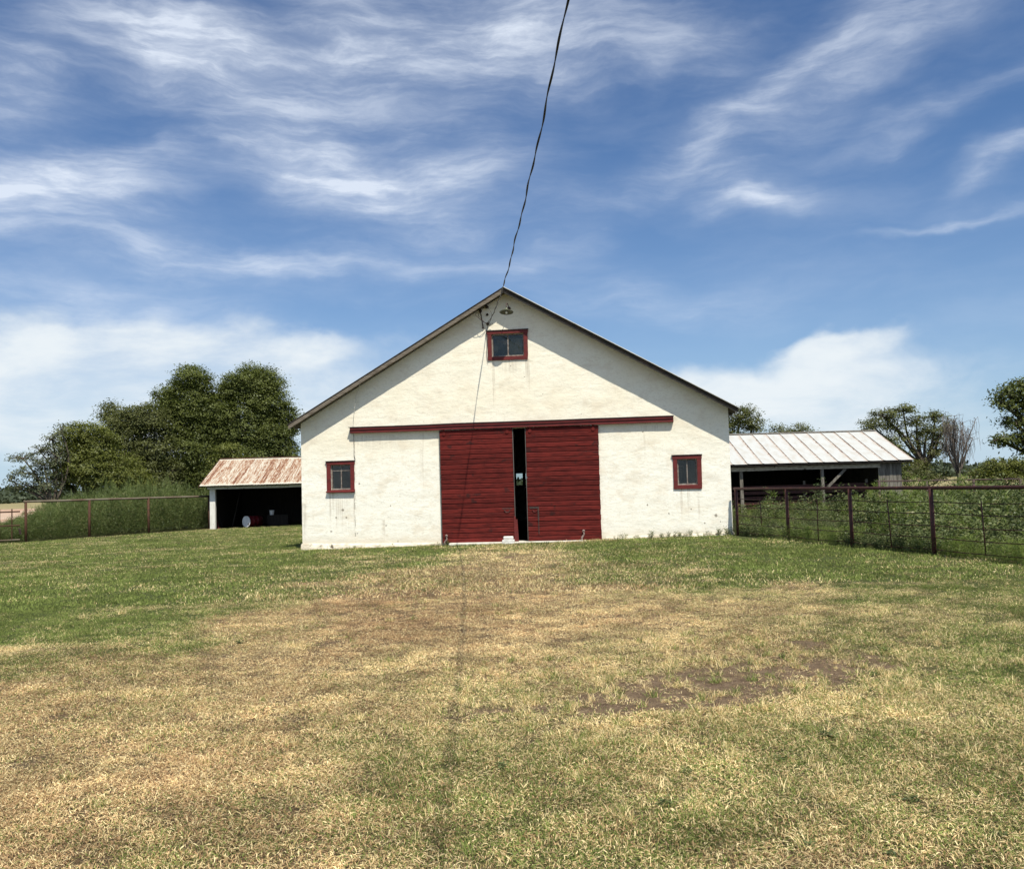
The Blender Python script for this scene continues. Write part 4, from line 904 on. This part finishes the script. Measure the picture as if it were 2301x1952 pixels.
tree('cottonwood_tree', 'large tree with windswept sprays cut off by the right edge', (aty(2420, 1060, Y)[0], Y),
     [bl(2268, 880, 34, 22, Y), bl(2300, 862, 30, 18, Y), bl(2255, 905, 24, 14, Y), bl(2310, 905, 40, 25, Y), bl(2280, 945, 34, 18, Y), bl(2250, 985, 26, 14, Y), bl(2290, 985, 34, 18, Y), bl(2320, 1010, 34, 22, Y), bl(2350, 880, 60, 50, Y), bl(2400, 900, 90, 70, Y), bl(2360, 970, 60, 60, Y), bl(2440, 990, 80, 60, Y)],
     34, .16, LF1, .35, .24, 21, droop=.6, core=60)
Y = 50
tree('brush_clump', 'green brush beneath the large tree at the right edge', (aty(2260, 1075, Y)[0], Y),
     [bl(2230, 1045, 26, 16, Y), bl(2270, 1042, 34, 18, Y), bl(2300, 1050, 34, 20, Y), bl(2200, 1065, 26, 14, Y), bl(2250, 1072, 60, 18, Y)], 30, .14, LF2, .1, .22, 18, cat='bush', core=200)
tree('brush_clump', 'dull brush behind the grey board end of the pole shed', (aty(2060, 1075, 48)[0], 48),
     [bl(2045, 1055, 24, 18, 48), bl(2075, 1065, 26, 18, 48), bl(2030, 1075, 22, 18, 48), bl(2110, 1075, 26, 12, 48)], 26, .13, LF3, .08, .2, 16, cat='bush', core=160)

# far tree line on the horizon
def treeline():
    pts = []
    for k in range(520):
        x = rg.uniform(-420, 420); y = rg.uniform(300, 420); hgt = rg.uniform(2.5, 6.5) * (1 if (x < -130 or x > 80) else .6); r = rg.uniform(3, 8)
        n = 90; d = rg.normal(size=(n, 3)); d /= np.linalg.norm(d, axis=1)[:, None]; pts.append(np.array([x, y, hgt * .5]) + d * np.array([r, r, hgt * .52]) * rg.uniform(.6, 1, n)[:, None])
    C = np.concatenate(pts); V, F = leaves(C, 1.7, .8)
    o = place('distant_tree_line', npmesh('distant_tree_line', V, F, leafmat('far_foliage', (.04, .055, .035), (.07, .085, .05), trans=.1), {'tint': ('FLOAT', 'FACE', rg.uniform(0, 1, len(F)))})); tag(o, 'low dark tree line on the horizon', 'tree line', None, 'stuff')
treeline()

# ------------------------------------------------------------------ scattered ground cover (geometry-nodes instancing)
def scatter(name, label, pts, rot, scale, vec, idx, meshes, kind='stuff', cat=None):
    coll = bpy.data.collections.new(name + '_pieces')
    for k, me in enumerate(meshes):
        o = bpy.data.objects.new('%s_piece_%02d' % (name, k), me); coll.objects.link(o)
    pm = bpy.data.meshes.new(name); pm.vertices.add(len(pts)); pm.vertices.foreach_set('co', np.ascontiguousarray(pts, dtype=np.float32).ravel())
    def att(nm, typ, arr, key):
        a = pm.attributes.new(nm, typ, 'POINT'); a.data.foreach_set(key, np.ascontiguousarray(arr, dtype=np.int32 if typ == 'INT' else np.float32).ravel())
    att('rot', 'FLOAT_VECTOR', rot, 'vector'); att('scl', 'FLOAT_VECTOR', scale, 'vector'); att('tint', 'FLOAT_VECTOR', vec, 'vector'); att('pick', 'INT', idx, 'value')
    ng = bpy.data.node_groups.new(name, 'GeometryNodeTree'); ng.interface.new_socket('Geometry', in_out='INPUT', socket_type='NodeSocketGeometry'); ng.interface.new_socket('Geometry', in_out='OUTPUT', socket_type='NodeSocketGeometry')
    b = NB(ng); gi = b.n('NodeGroupInput'); go = b.n('NodeGroupOutput'); ip = b.n('GeometryNodeInstanceOnPoints'); ci = b.n('GeometryNodeCollectionInfo')
    ci.inputs['Collection'].default_value = coll; ci.inputs['Separate Children'].default_value = True; ci.inputs['Reset Children'].default_value = True
    def na(nm, dt): q = b.n('GeometryNodeInputNamedAttribute', data_type=dt); q.inputs['Name'].default_value = nm; return [s for s in q.outputs if s.enabled][0]
    b.l(gi.outputs[0], ip.inputs['Points']); b.l(ci.outputs[0], ip.inputs['Instance']); ip.inputs['Pick Instance'].default_value = True
    b.l(na('pick', 'INT'), ip.inputs['Instance Index']); b.l(na('rot', 'FLOAT_VECTOR'), ip.inputs['Rotation']); b.l(na('scl', 'FLOAT_VECTOR'), ip.inputs['Scale'])
    b.l(ip.outputs[0], go.inputs[0])
    o = place(name, pm); md = o.modifiers.new('scatter', 'NODES'); md.node_group = ng; tag(o, label, cat, None, kind); return o

def blade_mesh(name, nb, rad, h, w, bend, mat, seed, flat=0.):
    r = np.random.default_rng(seed); V = []; F = []
    for k in range(nb):
        a = r.uniform(0, 6.283); q = rad * math.sqrt(r.uniform(0, 1)); bx, by = q * math.cos(a), q * math.sin(a); hh = h * r.uniform(.5, 1.25); dirn = r.uniform(0, 6.283); be = bend * r.uniform(.3, 1.5) + flat * r.uniform(0, 1)
        dx, dy = math.cos(dirn), math.sin(dirn); f = r.uniform(0, 3.14); wx, wy = math.cos(f) * w / 2, math.sin(f) * w / 2; o = len(V)
        sp = be * hh; lift = hh * math.sqrt(max(.05, 1 - min(.93, be * be * .6)))
        V += [(bx - wx, by - wy, -.004), (bx + wx, by + wy, -.004), (bx + dx * sp * .35 - wx * .8, by + dy * sp * .35 - wy * .8, lift * .6), (bx + dx * sp * .35 + wx * .8, by + dy * sp * .35 + wy * .8, lift * .6), (bx + dx * sp, by + dy * sp, lift)]
        F += [(o, o + 1, o + 3), (o, o + 3, o + 2), (o + 2, o + 3, o + 4)]
    return npmesh(name, np.array(V), np.array(F), mat)

def curl_mesh(name, nb, rad, L, w, mat, seed):
    r = np.random.default_rng(seed); V = []; F = []
    for k in range(nb):
        q = rad * math.sqrt(r.uniform()); a = r.uniform(0, 6.283); p = np.array([q * math.cos(a), q * math.sin(a), r.uniform(.0, .012)]); h = r.uniform(0, 6.283); pit = r.uniform(.1, 1.1); turn = r.uniform(-1.6, 1.6); ll = L * r.uniform(.5, 1.4) / 3; o = len(V); n = 4
        for j in range(n):
            wd = w * (.55, 1, .85, .15)[j]; sx, sy = -math.sin(h), math.cos(h); tz = r.uniform(-.3, .3) * wd
            V += [(p[0] - sx * wd / 2, p[1] - sy * wd / 2, p[2] - tz), (p[0] + sx * wd / 2, p[1] + sy * wd / 2, p[2] + tz)]
            p = p + ll * np.array([math.cos(h) * math.cos(pit), math.sin(h) * math.cos(pit), math.sin(pit)]); p[2] = max(p[2], .002); h += turn * .5; pit -= r.uniform(.2, .7)
            if j: F.append((o + 2 * j - 2, o + 2 * j - 1, o + 2 * j + 1, o + 2 * j))
    return npmesh(name, np.array(V), np.array(F), mat)

def grassmat():
    m, b = newmat('grass_blades'); at = b.n('ShaderNodeAttribute', attribute_type='INSTANCER', attribute_name='tint'); s = b.n('ShaderNodeSeparateXYZ'); b.l(at.outputs['Vector'], s.inputs[0])
    g = b.n('ShaderNodeNewGeometry'); oi = b.n('ShaderNodeObjectInfo')
    r1 = b.m('FRACT', b.m('ADD', g.outputs['Random Per Island'], b.m('MULTIPLY', oi.outputs['Random'], 7.13)))
    r2 = b.m('FRACT', b.m('MULTIPLY', r1, 13.7)); r3 = b.m('FRACT', b.m('MULTIPLY', r1, 41.3))
    straw = b.mix(r2, (.50, .365, .165), (1., .84, .49)); brown = b.mix(r2, (.29, .178, .09), (.70, .485, .27)); green = b.mix(r2, (.098, .132, .034), (.29, .345, .105))
    c = b.mix(b.m('LESS_THAN', r3, s.outputs[1]), straw, brown)
    c = b.mix(b.m('LESS_THAN', r1, s.outputs[0]), c, green)
    c = b.mix(1., c, b.n('ShaderNodeCombineXYZ').outputs[0]) if False else c
    br = b.n('ShaderNodeHueSaturation'); b.l(c, br.inputs['Color']); b.l(s.outputs[2], br.inputs['Value']); c = br.outputs[0]
    d = b.n('ShaderNodeBsdfDiffuse'); b.l(c, d.inputs[0]); t = b.n('ShaderNodeBsdfTranslucent'); b.l(c, t.inputs[0]); x = b.n('ShaderNodeMixShader'); x.inputs[0].default_value = .28
    b.l(d.outputs[0], x.inputs[1]); b.l(t.outputs[0], x.inputs[2]); o = b.n('ShaderNodeOutputMaterial'); b.l(x.outputs[0], o.inputs[0]); return m
GRASS = grassmat()
def lawn_scatter():
    tufts = [blade_mesh('tuft', 34, .078, .023, .0033, .7, GRASS, 100 + k, .5) for k in range(7)]
    thatch = [curl_mesh('thatch', 44, .088, .029, .0034, GRASS, 200 + k) for k in range(4)]
    tall = [blade_mesh('bunch', 44, .05, .085, .0045, .75, GRASS, 300 + k, .6) for k in range(5)]
    farm = [blade_mesh('patch', 38, .17, .042, .0085, .8, GRASS, 400 + k, .6) for k in range(5)]
    meshes = tufts + thatch + tall + farm
    X = []; Yv = []; K = []
    # near and middle lawn
    y = 2.4
    while y < 46:
        dy = .25 + y * .02; hw = max(.64 * y + 2.2, 6.8); x0 = -hw; x1 = min(hw, 9.5)
        den = 620 * min(1., (5 / y)) ** 1.25 if y < 13 else 60 * (13 / y) ** .9
        n = int(den * (x1 - x0) * dy); xx = rg.uniform(x0, x1, n); yy = rg.uniform(y, y + dy, n)
        X.append(xx); Yv.append(yy); K.append(np.full(n, 0 if y < 13 else 1)); y += dy
    x = np.concatenate(X); y = np.concatenate(Yv); k = np.concatenate(K)
    q = np.stack([x - BO[0], y - BO[1]], 1); bu = q @ BX; bv = q @ BY
    ok = ~((bu > -.02) & (bu < 12.1) & (bv > -.03)) & ~((bu > 4.3) & (bu < 8.1) & (bv > -.34))
    ok &= ~((bu >= 12.0) & (bv > -2)) & ~((x > 5.95 + (24.4 - y) * .252 + .1))
    ok &= ~((x < -15.3) & (y > 39.8 + (x + 21.4) * 1.1)) & ~((x > -15.5) & (y > 46.2)) & (y < 46.4)
    x, y, k = x[ok], y[ok], k[ok]; g, bb, d = lawn(x, y)
    ok = (rg.uniform(0, 1, len(x)) > sstep(d, .12, .62) * .93) & (rg.uniform(0, 1, len(x)) < .90 + 1.2 * fbm(x, y, .22, 37, 2) + .5 * g)
    x, y, k, g, bb, d = [a[ok] for a in (x, y, k, g, bb, d)]
    n = len(x); idx = np.where(k == 0, rg.integers(0, 7, n), rg.integers(16, 21, n)); idx = np.where((k == 0) & (rg.uniform(0, 1, n) < .15 + .60 * (1 - g)), rg.integers(7, 11, n), idx)
    hs = .72 + .22 * g * (y > 9) + .6 * np.clip(fbm(x, y, .5, 33) * 2 + .2, 0, 1)
    sc = rg.uniform(.75, 1.3, n); scl = np.stack([sc, sc, sc * hs], 1)
    br = 1.0 + .9 * fbm(x, y, .40, 34, 3) + .6 * fbm(x, y, .12, 36, 2) + .25 * fbm(x, y, 2.5, 35, 2) + rg.normal(0, .06, n)
    vec = np.stack([g ** 1.05, bb, np.clip(br, .5, 1.6)], 1)
    # bunch grass round the bare earth and scattered about
    m = 1900; cx = rg.normal(1.7, 1.5, m); cy = 7.2 + (cx - 1.9) * .35 + rg.normal(0, 1.1, m); m2 = 700; cx = np.concatenate([cx, rg.uniform(-7, 7, m2)]); cy = np.concatenate([cy, rg.uniform(3.2, 14, m2)])
    ok = (cy > 3) & (np.abs(cx) < .64 * cy + 2); cx, cy = cx[ok], cy[ok]; gg, b2, d2 = lawn(cx, cy); m = len(cx)
    ok = rg.uniform(0, 1, m) < np.where(d2 > .5, .2, .55); cx, cy, gg = cx[ok], cy[ok], gg[ok]; m = len(cx)
    gt_ = np.clip(rg.normal(.45, .28, m), 0, .95); s2 = rg.uniform(.35, .95, m)
    x = np.concatenate([x, cx]); y = np.concatenate([y, cy]); idx = np.concatenate([idx, rg.integers(11, 16, m)]); scl = np.concatenate([scl, np.stack([s2 * 1.1, s2 * 1.1, s2], 1)]); vec = np.concatenate([vec, np.stack([gt_, rg.uniform(0, .15, m), rg.uniform(1.0, 1.25, m)], 1)])
    n = len(x); pts = np.stack([x, y, T(x, y)], 1); rot = np.stack([rg.normal(0, .08, n), rg.normal(0, .08, n), rg.uniform(0, 6.283, n)], 1)
    print('grass tufts', n)
    scatter('lawn_grass', 'patchy mown grass, green at the edges and straw brown in the middle', pts, rot, scl, vec, idx, meshes, cat='grass')
lawn_scatter()

# tall feathery weeds behind the left fence
def plume_mesh(seed, mat, n=150, h=1.0, r=.26, leaf=.075, asp=.16):
    global rg; keep = rg; rg = np.random.default_rng(seed)
    t = rg.uniform(.03, 1, n) ** .8; a = rg.uniform(0, 6.283, n); rr = r * np.sin(np.clip(t * 2.6 + .35, 0, 3.0)) * rg.uniform(.2, 1, n)
    C = np.stack([rr * np.cos(a), rr * np.sin(a), t * h], 1); V, F = leaves(C, leaf, asp, -.9); rg = keep
    return npmesh('plume', V, F, mat)
def weed_mesh(seed, mat, n=120, r=.30, leaf=.080, asp=.55):
    global rg; keep = rg; rg = np.random.default_rng(seed); C = []
    for st in range(9):
        a = rg.uniform(0, 6.283); top = np.array([math.cos(a) * r * rg.uniform(.2, 1), math.sin(a) * r * rg.uniform(.2, 1), rg.uniform(.6, 1.05)]); t = rg.uniform(.15, 1, n // 9)[:, None]
        C.append(top * t ** .8 + rg.normal(size=(n // 9, 3)) * .055)
    C = np.concatenate(C); C[:, 2] = np.abs(C[:, 2]); FV = C * np.array([1.6, 1.6, 0]) + np.array([0, 0, .55]) + rg.normal(size=C.shape) * .5; FV /= np.linalg.norm(FV, axis=1)[:, None]; V, F = leaves(C, leaf, asp, 0, FV); rg = keep
    return npmesh('weed', V, F, mat)
KM = leafmat('feathery_weed', (.045, .065, .018), (.18, .225, .075), ((.17, .16, .07), .06), inst=True, trans=.2)
WM = leafmat('leafy_weed', (.026, .040, .014), (.165, .195, .08), ((.22, .21, .10), .04), inst=True, trans=.22)
SM = leafmat('tall_green_grass', (.085, .125, .025), (.22, .28, .07), ((.28, .25, .12), .08), inst=True, trans=.25)
def weeds_left():
    x = rg.uniform(-27, -14.9, 3600); y = rg.uniform(39.6, 53, 3600)
    line = 40.35 + (x + 21.4) * 1.09; ok = (y > line + .1) & ~((x > -15.9) & (y > 45.2)) & (x < -15.7 + (y < 46) * 0.0)
    x, y = x[ok], y[ok]; px = x / y * FPX + 1150; 
    top = np.interp(px, [0, 60, 110, 180, 240, 330, 400, 440, 480], [.7, 1.0, 1.45, 1.75, 2.05, 2.2, 2.05, 1.8, 1.7]) * (1 + .28 * fbm(x, y, 1.6, 81, 3)) * np.interp(y - (40.35 + (x + 21.4) * 1.09), [0, 1.2, 3], [.62, .9, 1.])
    n = len(x); top *= rg.uniform(.62, 1.15, n); w = rg.uniform(.9, 1.5, n); tint = np.clip(.45 + fbm(x, y, 1.3, 82, 3) * 1.5 + rg.normal(0, .3, n), 0, 1)
    scatter('tall_weeds', 'dense feathery green weeds taller than the brown pipe fence', np.stack([x, y, T(x, y) - .03], 1), np.stack([rg.normal(0, .1, n), rg.normal(0, .1, n), rg.uniform(0, 6.28, n)], 1), np.stack([w, w, top], 1), np.stack([tint] * 3, 1), np.where(rg.uniform(0, 1, n) < .25, rg.integers(5, 7, n), rg.integers(0, 5, n)), [plume_mesh(500 + k, KM) for k in range(5)] + [plume_mesh(520 + k, KM, 90, 1.08, .2, .17, .07) for k in range(2)], cat='weeds')
weeds_left()
def weeds_right():
    x = rg.uniform(6.3, 27, 11500); y = rg.uniform(10, 52, 11500)
    fx = 5.95 + (24.4 - y) * .252; ok = (x > fx - .03) & (x < .60 * y + 2.5) & ~((y > 38.6) & (x > 6.5) & (x < 17.0) & (y < 46.4)) & ((y < 41.0) | (x > 9)) & ((x > 6.4 + (y - 24.4) * .12) | (y < 24.4))
    x, y, fx = x[ok], y[ok], fx[ok]; n = len(x); keep = rg.uniform(0, 1, n) < np.clip(24 / y, .45, 1); x, y, fx = x[keep], y[keep], fx[keep]; n = len(x)
    dist = x - fx; h = (.60 + .8 * fbm(x, y, 1.7, 91, 3) * 2 + .9 * fbm(x, y, .7, 94, 2)) * np.interp(x / y * 2045, [500, 700, 900], [.62, .72, 1.08]) * np.interp(dist, [0, .35, 1.3, 3.], [.55, .7, .85, 1.]); h = np.clip(h, .15, 1.35)
    edge = rg.uniform(0, 1, n) < .0
    near = np.exp(-((x - 7.6) / 1.4) ** 2 - ((y - 26.5) / 4) ** 2); h *= 1 - .55 * near          # trampled yellow corner by the barn
    h *= rg.uniform(.55, 1.3, n); h *= np.interp(y, [30, 38], [1., .85])
    m3 = 620; yy3 = rg.uniform(12, 24.6, m3); xx3 = 5.95 + (24.4 - yy3) * .252 + rg.uniform(-.08, .55, m3); x = np.concatenate([x, xx3]); y = np.concatenate([y, yy3]); h = np.concatenate([h, rg.uniform(.12, .42, m3)]); dist = np.concatenate([dist, np.full(m3, .3)]); n = len(x)
    kind = fbm(x, y, 1.5, 92, 3) + np.where(dist < 1.0, -.1, .06) + rg.normal(0, .05, n)
    idx = np.where(kind > -.06, rg.integers(0, 5, n), rg.integers(5, 9, n)); w = h * rg.uniform(.8, 1.3, n) + .12
    tint = np.clip(.5 + fbm(x, y, 1.1, 93, 3) * 1.5 + rg.normal(0, .32, n), 0, 1)
    grassy = [plume_mesh(620 + k, SM, 130, 1., .22, .16, .07) for k in range(4)]
    scatter('weed_patch', 'mixed leafy weeds filling the pen behind the dark red fence', np.stack([x, y, T(x, y) - .03], 1), np.stack([rg.normal(0, .15, n), rg.normal(0, .15, n), rg.uniform(0, 6.28, n)], 1), np.stack([w, w, h], 1), np.stack([tint] * 3, 1), idx, [weed_mesh(600 + k, WM) for k in range(5)] + grassy, cat='weeds')
weeds_right()
def foot_weeds():
    P = []
    for u, h in [(9.85, .20), (10.3, .13), (10.75, .16), (9.1, .15), (9.4, .12), (11.0, .2), (11.3, .15), (11.6, .2), (11.85, .3), (8.9, .1), (4.15, .14), (4.0, .12), (3.85, .08), (10.1, .14), (10.55, .16), (1.55, .1)]:
        for k in range(3): p = bw(u + rg.normal(0, .07), -.16 + rg.normal(0, .04)); P.append((p[0], p[1], h * rg.uniform(.6, 1.2)))
    P = np.array(P); n = len(P); tint = rg.uniform(.4, .9, n)
    scatter('foot_weeds', 'small green weeds sprouting along the foot of the barn wall', np.stack([P[:, 0], P[:, 1], T(P[:, 0], P[:, 1]) - .01], 1), np.stack([rg.normal(0, .15, n), rg.normal(0, .15, n), rg.uniform(0, 6.28, n)], 1), np.stack([P[:, 2] * 1.1 + .05, P[:, 2] * 1.1 + .05, P[:, 2] * 1.2], 1), np.stack([tint] * 3, 1), rg.integers(0, 2, n), [weed_mesh(700 + k, WM, 90, .3, .12, .5) for k in range(2)], cat='weeds')
foot_weeds()
# tall leafy weeds standing in front of the pole shed
for (px, py, lab) in [(1845, 1085, 'tall leafy weed growing up the middle post of the pole shed'), (1725, 1105, 'leafy weed clump in the shed opening near the barn corner')]:
    Yw = 37.2; p = aty(px, py, Yw); base = (p[0], Yw)
    tree('leafy_weed', lab, base, [bl(px, py, 14, 18, Yw), bl(px - 6, py + 26, 20, 20, Yw), bl(px + 8, py + 40, 24, 22, Yw), bl(px, py + 55, 26, 20, Yw)], 30, .09, leafmat('tall_weed_leaves', (.05, .075, .03), (.12, .16, .07)), .02, .12, 12, cat='weed', droop=.1)

def clods():
    n = 3800; x = rg.normal(1.9, 1.7, n); y = 6.9 + (x - 1.9) * .3 + rg.normal(0, 1.3, n); n2 = 1400; x = np.concatenate([x, rg.uniform(-6, 6, n2)]); y = np.concatenate([y, rg.uniform(3.2, 13, n2)])
    g, bb, d = lawn(x, y); ok = (d > .3) | (rg.uniform(0, 1, len(x)) < .15); ok &= y > 3; x, y = x[ok], y[ok]; n = len(x)
    ms = []
    for k in range(4):
        r = np.random.default_rng(900 + k); v = r.normal(size=(9, 3)); v /= np.linalg.norm(v, axis=1)[:, None]; v = v * r.uniform(.7, 1.2, (9, 1)) * np.array([1, 1, .6])
        import bmesh
        bmx = bmesh.new(); [bmx.verts.new(q) for q in v]; bmesh.ops.convex_hull(bmx, input=bmx.verts); me = bpy.data.meshes.new('clod'); bmx.to_mesh(me); bmx.free(); me.materials.append(CLODM); ms.append(me)
    sz = rg.uniform(.003, .011, n) * rg.uniform(.6, 1.3, n); scatter('soil_clods', 'small crumbs of earth and grit on the bare patches', np.stack([x, y, T(x, y) + .001], 1), rg.uniform(0, 6.28, (n, 3)), np.stack([sz, sz, sz], 1), np.stack([sz] * 3, 1), rg.integers(0, 4, n), ms, cat='soil')
CLODM = weathered('soil_crumb', (.32, .23, .155), (.15, .10, .066), (1, 1, 1), 2, .95, .001, .5)
clods()

def lawn_weeds():
    n = 110; y = 3.2 + 15 * rg.uniform(0, 1, n) ** 1.3; x = rg.uniform(-1, 1, n) * (.6 * y + 1.5); g, bb, d = lawn(x, y); ok = (rg.uniform(0, 1, n) < .15 + .9 * g) & (x < 6.5); x, y = x[ok], y[ok]; n = len(x)
    sz = rg.uniform(.05, .11, n); tint = rg.uniform(.3, .9, n)
    scatter('lawn_weeds', 'small broad-leaved weeds dotted through the mown lawn', np.stack([x, y, T(x, y) - .004], 1), np.stack([np.zeros(n), np.zeros(n), rg.uniform(0, 6.28, n)], 1), np.stack([sz * 1.5, sz * 1.5, sz * .55], 1), np.stack([tint] * 3, 1), rg.integers(0, 3, n), [weed_mesh(950 + k, WM, 60, .4, .26, .45) for k in range(3)], cat='weeds')
lawn_weeds()
